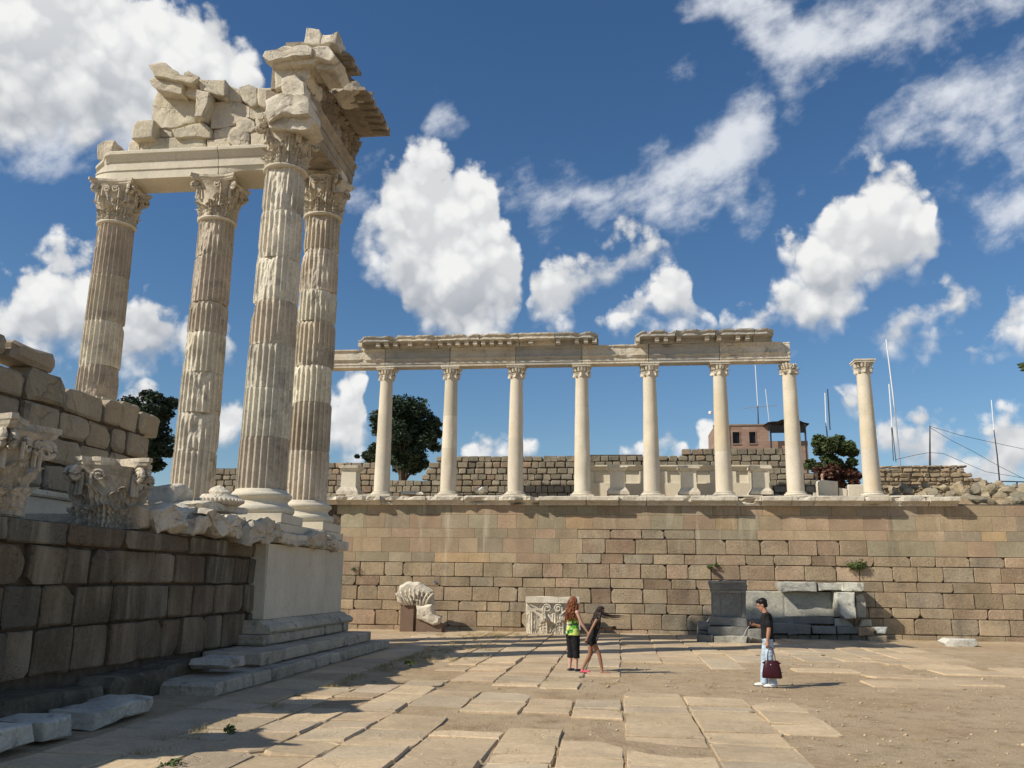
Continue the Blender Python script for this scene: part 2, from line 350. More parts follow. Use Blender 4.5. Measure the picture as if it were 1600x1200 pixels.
def block(name, m, O, U, V, N, w, h, d, bev=.015, jitter=.006, parent=None, color=None, big=0.0, rng=R, proud=0.0):
    """one wall stone or slab: an outline with worn corners, a bevelled face and depth; O is the lower-left front corner"""
    pts = []
    def cut():
        c = bev * rng.uniform(.6, 2.2)
        if big and rng.random() < .16: c += big * rng.uniform(.3, 1.0)
        return min(c, w * .3, h * .3)
    cs = [cut() for _ in range(4)]
    j = lambda: rng.uniform(0, jitter)
    c = cs
    pts = [(c[0], j()), (w * rng.uniform(.35, .65), j()), (w - c[1], j()), (w - j(), c[1] * rng.uniform(.6, 1.4)), (w - j(), h * rng.uniform(.4, .6)), (w - j(), h - c[2]),
           (w - c[2] * rng.uniform(.6, 1.4), h - j()), (w * rng.uniform(.35, .65), h - j()), (c[3], h - j()), (j(), h - c[3]), (j(), h * rng.uniform(.4, .6)), (j(), c[0] * rng.uniform(.6, 1.4))]
    cx, cy = w / 2, h / 2
    tx, ty = rng.uniform(-1, 1) * jitter * .6, rng.uniform(-1, 1) * jitter * .6
    ctr = O + U * cx + V * cy
    vs = []; n = 12
    for k in range(3):
        for (a, b) in pts:
            if k == 0: da, db, dn = a, b, -d
            elif k == 1: da, db, dn = a, b, -bev * rng.uniform(.6, 1.1)
            else:
                ins = bev * rng.uniform(.8, 1.3)
                da = a + max(-ins, min(ins, (cx - a) * .5)) ; db = b + max(-ins, min(ins, (cy - b) * .5)); dn = proud + tx * (a / w - .5) * 2 + ty * (b / h - .5) * 2
            vs.append(O + U * da + V * db + N * dn - ctr)
    fs = [tuple(range(n - 1, -1, -1)), tuple(range(2 * n, 3 * n))]
    for r in (0, n):
        for i in range(n):
            k2 = (i + 1) % n; fs.append((r + i, r + k2, r + n + k2, r + n + i))
    if U.cross(V).dot(N) < 0: fs = [f[::-1] for f in fs]
    o = add(name, mesh(name, vs, fs, m), None, color)
    o.location = ctr
    if parent is not None:
        setp(o, parent)
    return o

def rough(me, amp, scale, seed=0, amp2=0.0):
    for v in me.vertices:
        n = Vector((nz(v.co, scale, seed), nz(v.co, scale, seed + 11), nz(v.co, scale, seed + 23)))
        v.co += n * amp
        if amp2: v.co += Vector((nz(v.co, scale * 4, seed + 5), nz(v.co, scale * 4, seed + 6), nz(v.co, scale * 4, seed + 8))) * amp2
    me.update(); return me

def prism(name, m, poly, back, parent=None, bev=.05, rgh=.03, rs=2.0, seed=None, color=None, sub=1, taper=.96, smooth=False):
    """a stone with an uneven outline: poly = world points of its front, back = vector through its depth"""
    seed = R.randint(0, 999) if seed is None else seed
    n0 = len(poly); pts = []
    for i in range(n0):                       # extra points along the edges
        a, b = poly[i], poly[(i + 1) % n0]
        L = (b - a).length; k = max(1, min(8, int(L / .14)))
        for t in range(k): pts.append(a.lerp(b, t / k))
    n = len(pts); ctr = sum(pts, Vector()) / n
    ext = max((p - ctr).length for p in pts); bl = back.length; bn = back / bl; bev = min(bev, ext * .3, bl * .4)
    def ring(off, sh, ):
        return [ctr + (p - ctr) * (1 - sh / max(.05, (p - ctr).length) if sh else 1) + bn * off for p in pts]
    rings = [ring(0, bev * 1.0), ring(bev * .35, bev * .35), ring(bev * .9, 0), ring(bl * .25, 0), ring(bl * .45, 0), ring(bl * .7, bev * .1), ring(bl - bev * .8, bev * .2), ring(bl, bev * 1.1)]
    NR = len(rings)
    vs = []
    for k, r in enumerate(rings):
        for p in r:
            q = p + (ctr + bn * bl * .5 - p) * (0 if k < 4 else (1 - taper))
            vs.append(q)
    fs = []
    for k in range(NR - 1):
        for i in range(n):
            j2 = (i + 1) % n; fs.append((k * n + i, k * n + j2, (k + 1) * n + j2, (k + 1) * n + i))
    # caps with an inner ring so that the face can be uneven
    for k, rev in ((0, True), (NR - 1, False)):
        s = len(vs); c0 = ctr + bn * (0 if k == 0 else bl)
        for q in (.86, .70, .54, .38, .20):
            for i in range(n): vs.append(c0 + (vs[k * n + i] - c0) * q)
        vs.append(c0)
        for i in range(n):
            j2 = (i + 1) % n
            fs.append((k * n + i, s + i, s + j2, k * n + j2)); fs += [(s + r_ * n + i, s + (r_ + 1) * n + i, s + (r_ + 1) * n + j2, s + r_ * n + j2) for r_ in range(4)]; fs.append((s + 4 * n + i, s + 5 * n, s + 4 * n + j2))
    O = ctr + bn * bl * .5
    me = mesh(name, [v - O for v in vs], fs, m)
    for v in me.vertices:
        w = v.co + O
        v.co += Vector((nz(w, rs, seed), nz(w, rs, seed + 11), nz(w, rs, seed + 23))) * rgh + Vector((nz(w, rs * 3.7, seed + 3), nz(w, rs * 3.7, seed + 14), nz(w, rs * 3.7, seed + 29))) * rgh * .5 + Vector((nz(w, rs * 9, seed + 2), nz(w, rs * 9, seed + 17), nz(w, rs * 9, seed + 31))) * rgh * .28
    fix(me); me.polygons.foreach_set('use_smooth', [True] * len(me.polygons)); me.set_sharp_from_angle(angle=math.radians(34))
    if smooth: me.polygons.foreach_set('use_smooth', [True] * len(me.polygons))
    o = add(name, me, None, color); o.location = O
    if parent is not None:
        setp(o, parent)
    return o

def grow(name, m, loc, size, seed, color=None, parent=None, sub=2, rotz=0.0):
    """a boulder: ball cut by random planes and roughened"""
    bm = bmesh.new(); bmesh.ops.create_icosphere(bm, subdivisions=sub, radius=1.0)
    rg = random.Random(seed)
    pl = []
    for _ in range(9):
        d = Vector((rg.uniform(-1, 1), rg.uniform(-1, 1), rg.uniform(-.7, 1))).normalized(); pl.append((d, rg.uniform(.55, .85)))
    for v in bm.verts:
        for d, k in pl:
            t = v.co.dot(d)
            if t > k: v.co -= d * (t - k)
        v.co += v.co * (noise.noise(v.co * 1.7 + Vector((seed, 0, 0))) * .14 + noise.noise(v.co * 5 + Vector((seed, 4, 0))) * .05)
        v.co = Vector((v.co.x * size[0], v.co.y * size[1], v.co.z * size[2]))
    me = bpy.data.meshes.new(name); bm.to_mesh(me); bm.free(); me.materials.append(MT[m])
    o = add(name, me, None, color); o.location = loc; o.rotation_euler = (0, 0, rotz)
    if parent is not None: setp(o, parent)
    return o

def lathe_v(profile, seg=32, a0=0.0):
    vs = []; fs = []
    for r, z in profile:
        for i in range(seg):
            a = a0 + 2 * math.pi * i / seg; vs.append(Vector((r * math.cos(a), r * math.sin(a), z)))
    for k in range(len(profile) - 1):
        for i in range(seg):
            j = (i + 1) % seg; fs.append((k * seg + i, k * seg + j, (k + 1) * seg + j, (k + 1) * seg + i))
    fs.append(tuple(range(seg - 1, -1, -1))); k = (len(profile) - 1) * seg; fs.append(tuple(range(k, k + seg)))
    return vs, fs
def merge(parts):
    V = []; Fc = []
    for vs, fs in parts:
        o = len(V); V += vs; Fc += [tuple(i + o for i in f) for f in fs]
    return V, Fc
def tube_v(pts, rad, seg=6):
    vs = []; fs = []; n = len(pts)
    for i, p in enumerate(pts):
        d = (pts[min(i + 1, n - 1)] - pts[max(i - 1, 0)])
        d = d.normalized() if d.length > 1e-6 else Vector((0, 0, 1))
        a = d.orthogonal().normalized() if abs(d.z) > .95 else d.cross(Vector((0, 0, 1))).normalized(); b = d.cross(a)
        r = rad[i] if isinstance(rad, (list, tuple)) else rad
        for k in range(seg):
            t = 2 * math.pi * k / seg; vs.append(p + a * (r * math.cos(t)) + b * (r * math.sin(t)))
    for i in range(n - 1):
        for k in range(seg):
            j = (k + 1) % seg; fs.append((i * seg + k, i * seg + j, (i + 1) * seg + j, (i + 1) * seg + k))
    fs.append(tuple(range(seg - 1, -1, -1))); fs.append(tuple(range((n - 1) * seg, n * seg)))
    return vs, fs
def box_v(x0, x1, y0, y1, z0, z1):
    vs = [Vector((x, y, z)) for z in (z0, z1) for y in (y0, y1) for x in (x0, x1)]
    return vs, [(0, 2, 3, 1), (4, 5, 7, 6), (0, 1, 5, 4), (2, 6, 7, 3), (0, 4, 6, 2), (1, 3, 7, 5)]
def extr_v(profile, axis, a0, a1, seg=1, nf=None):
    """profile = list of (out, z) closed outline; axis 'x' runs along X with out = -Y, axis 'y' runs along Y with out = +X"""
    vs = []; fs = []; n = len(profile)
    for s in range(seg + 1):
        t = a0 + (a1 - a0) * s / seg
        for (o, z) in profile:
            v = Vector((t, -o, z)) if axis == 'x' else Vector((o, t, z))
            if nf: v += nf(t, o, z)
            vs.append(v)
    for s in range(seg):
        for i in range(n):
            j = (i + 1) % n; fs.append((s * n + i, s * n + j, (s + 1) * n + j, (s + 1) * n + i))
    fs.append(tuple(range(n - 1, -1, -1))); fs.append(tuple(range(seg * n, seg * n + n)))
    return vs, fs
def part(name, vf, m, parent, smooth=False, color=None, loc=None):
    me = fix(mesh(name, vf[0], vf[1], m, smooth))
    if smooth: me.set_sharp_from_angle(angle=math.radians(38))
    o = add(name, me, None, color)
    if loc is not None: o.location = loc
    if parent is not None:
        o.parent = parent                     # built in its parent's own coordinates
    return o
XA, YA, ZA = Vector((1, 0, 0)), Vector((0, 1, 0)), Vector((0, 0, 1))
TAN = (.365, .288, .208); PINK = (.375, .278, .208); GREEN = (.325, .285, .215); GREY = (.315, .265, .21); OCH = (.43, .315, .205); BROWN = (.31, .225, .165)

# ------------------------------------------------------------ ground
def make_ground():
    def axis(lo, hi, c, fine, n):
        out = []; 
        for i in range(n + 1):
            t = -1 + 2 * i / n; s = math.sinh(8.2 * t) / math.sinh(8.2)
            out.append(c + (s * (hi - c) if t > 0 else -s * (lo - c)))
        return out
    xs = axis(-3000, 3000, 0, 1, 220); ys = axis(-3000, 3000, 17, 1, 220)
    vs = []; fs = []; n = len(xs)
    for y in ys:
        for x in xs:
            near = 1 if abs(x) < 40 and abs(y - 18) < 40 else 0
            z = (nz((x, y, 0), .45) * .024 + nz((x, y, 3), 1.5) * .015) * near
            vs.append((x, y, z))
    for j in range(n - 1):
        for i in range(n - 1):
            a = j * n + i; fs.append((a, a + 1, a + n + 1, a + n))
    o = add('ground', mesh('ground', vs, fs, 'ground', True)); o['kind'] = 'structure'
make_ground()

# ------------------------------------------------------------ paving: worn slabs in strips that run towards the back wall
pave = bpy.data.objects.new('pavement', None); C.objects.link(pave); pave['kind'] = 'structure'
def paved(x, y, rg):
    for (cx, cy, rx, ry) in ((-1.3, 17.2, 1.9, .75), (-1.2, 12.9, 1.1, .55), (-3.9, 15.2, .6, .5), (.2, 19.2, 1.2, .7), (-4.6, 19.4, .9, 1.4), (1.2, 14.9, .5, .4)):
        if ((x - cx) / rx) ** 2 + ((y - cy) / ry) ** 2 < 1: return False
    if y > 25.5:                                   # the band before the back wall
        if x > 9.5: return False
        return rg.random() > .04
    if x < -5.6: return y > 9 and not (y < 15.3 and x < -6.9)
    if y < 17.0: 
        if x > 3.2: return False
        if x > 1.9 and not (13.4 < y < 17): return False
        if -2.6 < x < .2 and 13.2 < y < 14.6: return False
        return rg.random() > .03
    if y < 20.2:
        if x > -.6: return False
        if x < -4.6 and y > 17.2: return False
        return rg.random() > .18
    if y < 25.5:
        if x > 3.5: return False
        if x < -3.9: return rg.random() < .18
        if x > .2 and y < 23.4: return False
        return rg.random() > .12
    return False
def make_paving():
    rg = random.Random(21); cnt = 0; extra = [(5.2, 19.6, 1.9, 1.1), (6.5, 20.3, 1.6, 1.5), (5.6, 21.4, 1.4, .9), (7.6, 22.5, 2.2, 1.3), (7.3, 23.9, 1.7, 1.2), (9.4, 23.5, 1.9, 1.2), (4.2, 22.3, 1.5, 1.0)]
    cells = []
    x = -7.6
    while x < 9.6:
        w = rg.uniform(.72, 1.12); y = 8.6 + rg.uniform(-.6, 0)
        while y < 36.4:
            ln = rg.uniform(.55, 1.45) if y < 22 else rg.uniform(1.2, 2.6)
            if paved(x + w / 2, y + ln / 2, rg) and not (x < -6.85 and 14.9 < y + ln and y < 27.6): cells.append((x, y, w, ln))
            y += ln
        x += w
    cells.sort(key=lambda c: (c[0] + c[2] / 2) ** 2 + (c[1] + c[3] / 2) ** 2)
    rest = []
    for (x, y, w, ln) in cells[293:]:
        v, f = box_v(x + .02, x + w - .01, y + .02, y + ln - .01, -.1, .028 + rg.uniform(-.01, .01)); rest.append((v, f))
    if rest:
        V, Fc = merge(rest); o = part('paving_slabs', (V, Fc), 'slab', pave, color=(.48, .385, .275)); o['kind'] = 'stuff'
    for (x, y, w, ln) in cells[:293] + extra:
        tilt = rg.uniform(-.007, .007); g = rg.uniform(.012, .03)
        col = jit((.50, .395, .285) if rg.random() < .7 else (.455, .375, .29), .12, rg)
        o = block('paving_slab', 'slab', Vector((x + g, y + g, .029 + rg.uniform(-.012, .010))), XA, YA, ZA, w - g, ln - g, .14, bev=rg.uniform(.008, .02), jitter=.022, parent=pave, color=col, big=.16, rng=rg)
        o.rotation_euler = (tilt, rg.uniform(-.006, .006), rg.uniform(-.010, .010))
make_paving()

# ------------------------------------------------------------ terrace with its ashlar retaining wall
WY = 37.0
terr = box('terrace_ground', -60, 60, 37.75, 160, -0.5, 5.62, 'ground'); terr['kind'] = 'structure'
tw = root('terrace_wall', (2.5, WY + .3, 0), 'long tan ashlar retaining wall below the white colonnade', 'wall')
box('wall_core', -30, 40, WY + .07, 37.745, -.3, 5.3, 'core', tw)
def make_terrace_wall():
    rg = random.Random(5)
    zs = [P(800, y, y=WY).z for y in (788.0, 804.2, 826.2, 841, 864, 879.5, 902, 917.5, 940.5, 956, 980, 989)]
    zs[-1] = -.02
    rowsx = []
    for r in range(11):
        z1, z0 = zs[r], zs[r + 1]; hgt = z1 - z0
        x = -11.9 + rg.uniform(-.6, 0)
        while x < 17.0:
            w = rg.uniform(.85, 1.5) if hgt < .5 else rg.uniform(.78, 1.42)
            if r == 10: w *= 1.25
            new = (r <= 4 and x < -1.2 - .3 * r) or (r <= 1) or (r == 2 and x > 2) or (r == 3 and x > 9.5)
            u = rg.random()
            if new: base = TAN if u < .40 else PINK if u < .66 else GREEN if u < .86 else GREY if u < .95 else OCH
            else: base = TAN if u < .62 else PINK if u < .84 else GREY if u < .94 else BROWN
            col = jit(base, .12, rg)
            if r == 5 and 2 < 1: continue
            block('stone_block', 'ashlar' if new else 'ashlar_rough', Vector((x + .004, WY + (0 if new else rg.uniform(-.012, .03)), z0 + .004)), XA, ZA, -YA, w - (.006 if new else rg.uniform(.006, .018)), hgt - (.005 if new else rg.uniform(.006, .018)),
                  .22, bev=.005 if new else rg.uniform(.008, .024), jitter=.002 if new else .014, parent=tw, color=col, big=0 if new else .14, rng=rg)
            x += w
    # the courses go on out of the picture
    for (a, b) in ((-30, -12.6), (18.6, 40)):
        o = box('plain_courses', a, b, WY + .02, WY + .3, -.02, zs[0], 'ashlar_rough', tw, color=TAN); 
make_terrace_wall()
def coping_profile(z0, z1, outw):
    h = z1 - z0
    return [(0, z0), (outw * .35, z0), (outw * .42, z0 + h * .22), (outw * .8, z0 + h * .42), (outw * .85, z0 + h * .5), (outw, z0 + h * .52), (outw, z0 + h * .93), (outw * .93, z1), (-.45, z1), (-.45, z0)]
def make_coping():
    rg = random.Random(9); x = -13.5; zb = P(800, 789.5, y=WY).z
    while x < 13.0:
        w = rg.uniform(.9, 2.1); sd = rg.randint(0, 99)
        outw = rg.choice((.50, .52, .46, .36, .50)); brk = rg.random() < .6
        prof = coping_profile(zb, 5.56, outw)
        def nf(t, o, z, sd=sd, brk=brk):
            k = max(0, nz((t, o, z), 2.2, sd)) * (.42 if brk else .07) if o > .2 else 0
            return Vector((0, k + nz((t, z, o), 6, sd) * .012, -k * .35 if z > 5.4 else nz((t, o, 2), 5, sd) * .01))
        vf = extr_v(prof, 'x', x + .01, x + w - .015, max(3, int(w / .16)), nf)
        o = part('coping_slab', ([v + Vector((0, WY + .02, 0)) - tw.location for v in vf[0]], vf[1]), 'marble', tw)
        x += w
    # stylobate slabs that carry the columns
    x = -13.2
    while x < 12.0:
        w = rg.uniform(1.2, 2.4)
        if rg.random() < .86: block('stylobate_slab', 'marble', Vector((x, WY + .12 + rg.uniform(-.08, .05), 5.565)), XA, ZA, -YA, w - .02, .10 + rg.uniform(-.02, .02), 1.1, bev=.03, jitter=.03, parent=tw, rng=rg)
        x += w
make_coping()

# ------------------------------------------------------------ Corinthian capital and fluted columns of the temple
def leaf_v(hh, w, curl, seed, broken=0.0, nu=18, nv=18):
    """an acanthus leaf: built upright at the origin, outward = +X, across = Y"""
    vs = []; fs = []
    for j in range(nv + 1):
        t = j / nv
        tt = min(t, 1 - broken)
        ww = w * (0.72 + .38 * math.sin(min(1, tt * 1.15) * math.pi * .8)) * (1 - .72 * max(0, tt - .72) / .28)
        ww *= 1 + .2 * math.cos(tt * math.pi * 8)
        out = .02 + curl * max(0, tt - .35) ** 2 * 2.3
        z = hh * (tt - .9 * max(0, tt - .84) ** 1.2)
        if tt > .9: out += .02
        for i in range(nu + 1):
            s = -1 + 2 * i / nu
            fold = .034 * math.cos(s * math.pi * 4.5) * (1 - .3 * t) - .055 * s * s + .045 * max(0, 1 - abs(s) * 4) + .018 * math.cos(t * math.pi * 9 + abs(s) * 3)
            n = nz((s, t, seed), 3.5, seed) * .02
            vs.append(Vector((out + fold + n, s * ww * .5, z + nz((s * 2, t * 3, 1), 2, seed) * .015 - .03 * abs(s) * (tt > .5))))
    m = nu + 1
    for j in range(nv):
        for i in range(nu):
            a = j * m + i; fs.append((a, a + 1, a + m + 1, a + m))
    # a back so that the leaf has thickness
    k = len(vs)
    for v in list(vs): vs.append(Vector((v.x - .07, v.y * .9, v.z)))
    fs += [tuple(k + i for i in f[::-1]) for f in fs[:]]
    rim = [i for i in range(m)] + [j * m + nu for j in range(1, nv + 1)] + [nv * m + i for i in range(nu - 1, -1, -1)] + [j * m for j in range(nv - 1, 0, -1)]
    for a, b in zip(rim, rim[1:] + rim[:1]): fs.append((b, a, k + a, k + b))
    return vs, fs
def spiral_v(r0, turns, rad):
    pts = []; n = int(14 * turns)
    for i in range(n + 1):
        t = i / n; a = math.pi * .9 - t * turns * 2 * math.pi; r = r0 * (1 - .78 * t)
        pts.append(Vector((r * math.cos(a), 0, r * math.sin(a))))
    pts = [Vector((-r0 * 1.0, 0, -r0 * 2.6)), Vector((-r0 * 1.08, 0, -r0 * 1.2))] + pts
    return tube_v(pts, [rad] * (len(pts) - n // 3) + [rad * 1.2] * (n // 3), 6)
LEAF = [fix(mesh('leaf', *leaf_v(.50, .36, .20, 1), 'marble_leaf', True)), fix(mesh('leaf', *leaf_v(.50, .36, .18, 2, .22), 'marble_leaf', True)), fix(mesh('leaf', *leaf_v(.50, .36, .22, 3, .1), 'marble_leaf', True))]
LEAF2 = [fix(mesh('leaf', *leaf_v(.88, .36, .26, 4), 'marble_leaf', True)), fix(mesh('leaf', *leaf_v(.88, .36, .22, 5, .25), 'marble_leaf', True)), fix(mesh('leaf', *leaf_v(.88, .36, .28, 6, .12), 'marble_leaf', True))]
VOL = fix(mesh('volute', *spiral_v(.15, 1.6, .045), 'marble_leaf', True)); HEL = fix(mesh('helix', *spiral_v(.12, 1.4, .032), 'marble_leaf', True))
for _m in LEAF + LEAF2 + [VOL, HEL]: _m.set_sharp_from_angle(angle=math.radians(24))
def abacus_v(H, seed, chip=.05, half=.76):
    outl = []
    for q in range(4):
        a = math.pi / 2 * q
        for k in range(9):
            s = -1 + 2 * k / 8
            dep = half - .17 * (1 - s * s)
            p = Vector((dep, s * half * .92, 0)); outl.append(Matrix.Rotation(a, 3, 'Z') @ p)
    vs = []; fs = []; n = len(outl)
    for z, sc_ in ((0, .86), (.05, .94), (.10, .96), (.12, 1.0), (.20, 1.0)):
        for p in outl:
            k = 1 - max(0, nz(p, 2.0, seed) + nz(p, 5.0, seed) * .4 - .05) * chip * 6
            vs.append(Vector((p.x * sc_ * k, p.y * sc_ * k, H - .20 + z + nz(p * 3, 1, seed) * .012)))
    for r in range(4):
        for i in range(n):
            j = (i + 1) % n; fs.append((r * n + i, r * n + j, (r + 1) * n + j, (r + 1) * n + i))
    fs.append(tuple(range(n - 1, -1, -1))); fs.append(tuple(range(4 * n, 5 * n)))
    return vs, fs
def capital_parts(cap, seed, keep_leaf=.9, keep_vol=.7, chip=.05, H=1.40, r0=.54, mat='marble_leaf'):
    rg = random.Random(seed)
    def put(nm, me, x, y, z, rz, sc_=1.0, tilt=0):
        o = bpy.data.objects.new(nm, me); C.objects.link(o); o.parent = cap; o.location = (x, y, z); o.rotation_euler = (0, tilt, rz); o.scale = (sc_,) * 3
        return o
    for k in range(8):
        a = math.pi / 4 * k
        if rg.random() < keep_leaf: put('leaf', rg.choice(LEAF), r0 * 1.0 * math.cos(a), r0 * 1.0 * math.sin(a), .02, a, rg.uniform(.95, 1.05))
        a += math.pi / 8
        if rg.random() < keep_leaf: put('leaf', rg.choice(LEAF2), r0 * .96 * math.cos(a), r0 * .96 * math.sin(a), .02, a, rg.uniform(.95, 1.03))
    for q in range(4):
        a = math.pi / 4 + math.pi / 2 * q
        for s in (-1, 1):
            if rg.random() < keep_vol:
                o = put('volute', VOL, (r0 + .27) * math.cos(a) - s * .06 * math.sin(a), (r0 + .27) * math.sin(a) + s * .06 * math.cos(a), H - .36, a + s * .12)
        a2 = math.pi / 2 * q
        for s in (-1, 1):
            if rg.random() < keep_vol:
                o = put('helix', HEL, (r0 + .11) * math.cos(a2) - s * .15 * math.sin(a2), (r0 + .11) * math.sin(a2) + s * .15 * math.cos(a2), H - .38, a2 - s * math.pi / 2)
    ab = part('abacus', abacus_v(H, seed, chip), mat, cap)
    return cap
def bell_v(H, r0, seed, amp=.02):
    prof = [(r0 * .98, 0), (r0, .05), (r0 * .99, .12), (r0 * .98, .4), (r0 * 1.0, .7), (r0 * 1.06, .95), (r0 * 1.2, 1.12), (r0 * 1.30, 1.2), (r0 * 1.22, H - .19)]
    vs, fs = lathe_v(prof, 40)
    for v in vs:
        k = 1 + nz(v, 3, seed) * amp; v.x *= k; v.y *= k
    return vs, fs
US = (-1, -.84, -.70, -.45, -.15, .15, .45, .70, .84)
def drum_v(z0, z1, rb, rt, zb, zt, seed, dmg, flutes=24, bare=False, step=.085):
    """one drum of a fluted shaft; arrises are broken away where the damage runs deep"""
    n = max(4, int((z1 - z0) / step)); vs = []; fs = []; m = flutes * len(US)
    for k in range(n + 1):
        z = z0 + (z1 - z0) * k / n
        r = rb + (rt - rb) * ((z - zb) / (zt - zb)) ** 1.3
        e = min(z - z0, z1 - z)
        for f in range(flutes):
            for u in US:
                a = 2 * math.pi * (f + .5 + u * .5) / flutes
                dep = 0 if abs(u) >= .84 else .066 * math.sqrt(max(0, 1 - (u / .84) ** 2)) + .006
                if bare: dep = 0
                pr = r - dep
                p = Vector((math.cos(a) * 1.2, math.sin(a) * 1.2, z))
                dn = nz(p, .75, seed) * .8 + nz(p, 2.1, seed + 4) * .5 + nz(p, 6, seed + 9) * .22
                edge = max(0, .22 - e) * 1.1
                lim = r - max(0, dn + dmg - 1.0 + edge) * .17 - .012 * (e < .012)
                rr = min(pr, lim) + nz(p, 9, seed) * .004
                vs.append(Vector((rr * math.cos(a), rr * math.sin(a), z)))
    for k in range(n):
        for i in range(m):
            j = (i + 1) % m; fs.append((k * m + i, k * m + j, (k + 1) * m + j, (k + 1) * m + i))
    fs.append(tuple(range(m - 1, -1, -1))); fs.append(tuple(range(n * m, n * m + m)))
    return vs, fs
TF = 3.40                                              # temple floor
def temple_column(loc, cuts, dmgs, seed, label, rot=0, base=True, zneck=13.30, capkw=None, bare=()):
    t = root('fluted_column', (loc[0], loc[1], TF), label, 'column', 'tall fluted columns of the temple'); rg = random.Random(seed)
    zb, zt = 4.20 - TF, zneck - TF
    zs = [zb + .06] + [zb + c * (zt - zb) for c in cuts] + [zt - .08]
    for i in range(len(zs) - 1):
        g = .004
        vf = drum_v(zs[i] + g, zs[i + 1] - g, .645, .555, zb, zt, seed + i * 13, dmgs[i], bare=i in bare)
        col = jit((.50, .43, .345) if rg.random() < .5 else (.66, .60, .50), .07, rg)
        o = part('drum', vf, 'marble_col', t, color=col); o.location = (rg.uniform(-.006, .006), rg.uniform(-.006, .006), 0)
    b = part('base', lathe_v([(.80, .23), (.86, .27), (.885, .34), (.86, .42), (.80, .455), (.745, .465), (.735, .49), (.70, .53), (.695, .58), (.735, .615), (.745, .63), (.765, .64), (.795, .68), (.80, .71), (.785, .75), (.745, .775), (.715, .785), (.71, .80), (.665, .835), (.655, .87)], 64), 'marble_new', t, smooth=False)
    for p in b.data.polygons: p.use_smooth = len(p.vertices) == 4
    pl = part('plinth', box_v(-.88, .88, -.88, .88, 0, .228), 'marble_new', t)
    nk = part('necking', lathe_v([(.555, zt - .09), (.60, zt - .07), (.615, zt - .04), (.60, zt - .012), (.57, zt)], 48), 'marble_new', t, smooth=True)
    kw = dict(keep_leaf=.95, keep_vol=.75, chip=.06); kw.update(capkw or {})
    cp = part('capital', bell_v(1.38, .55, seed), 'marble_leaf', t, smooth=True); cp.location = (0, 0, zt)
    capital_parts(cp, seed, **kw)
    t.rotation_euler = (0, 0, rot)
    return t
CX, CYC, CYD = -9.2, 21.75, 25.0
temple_column((CX, CYC), (.155, .30, .43, .565, .70, .85), (.55, .45, .62, 1.02, .98, .8, 1.05), 3, 'largest fluted column at the front corner of the temple ruin', rot=.05, capkw=dict(keep_vol=.55, keep_leaf=.9, chip=.09))
temple_column((CX, CYD), (.17, .33, .455, .61, .72, .87), (.5, .72, .95, .78, 1.02, .85, .8), 17, 'fluted column right behind the front corner column', rot=.02)
temple_column((-12.76, CYD), (.17, .30, .44, .58, .69, .86), (.5, .95, .7, .72, 1.0, .8, .95), 29, 'fluted column between the corner pair and the leftmost column', rot=.08, bare=())
temple_column((-16.25, CYD), (.2, .36, .47, .63, .8), (.7, .7, .95, .7, .78, .8), 41, 'leftmost fluted column rising behind the broken block wall', rot=.11)

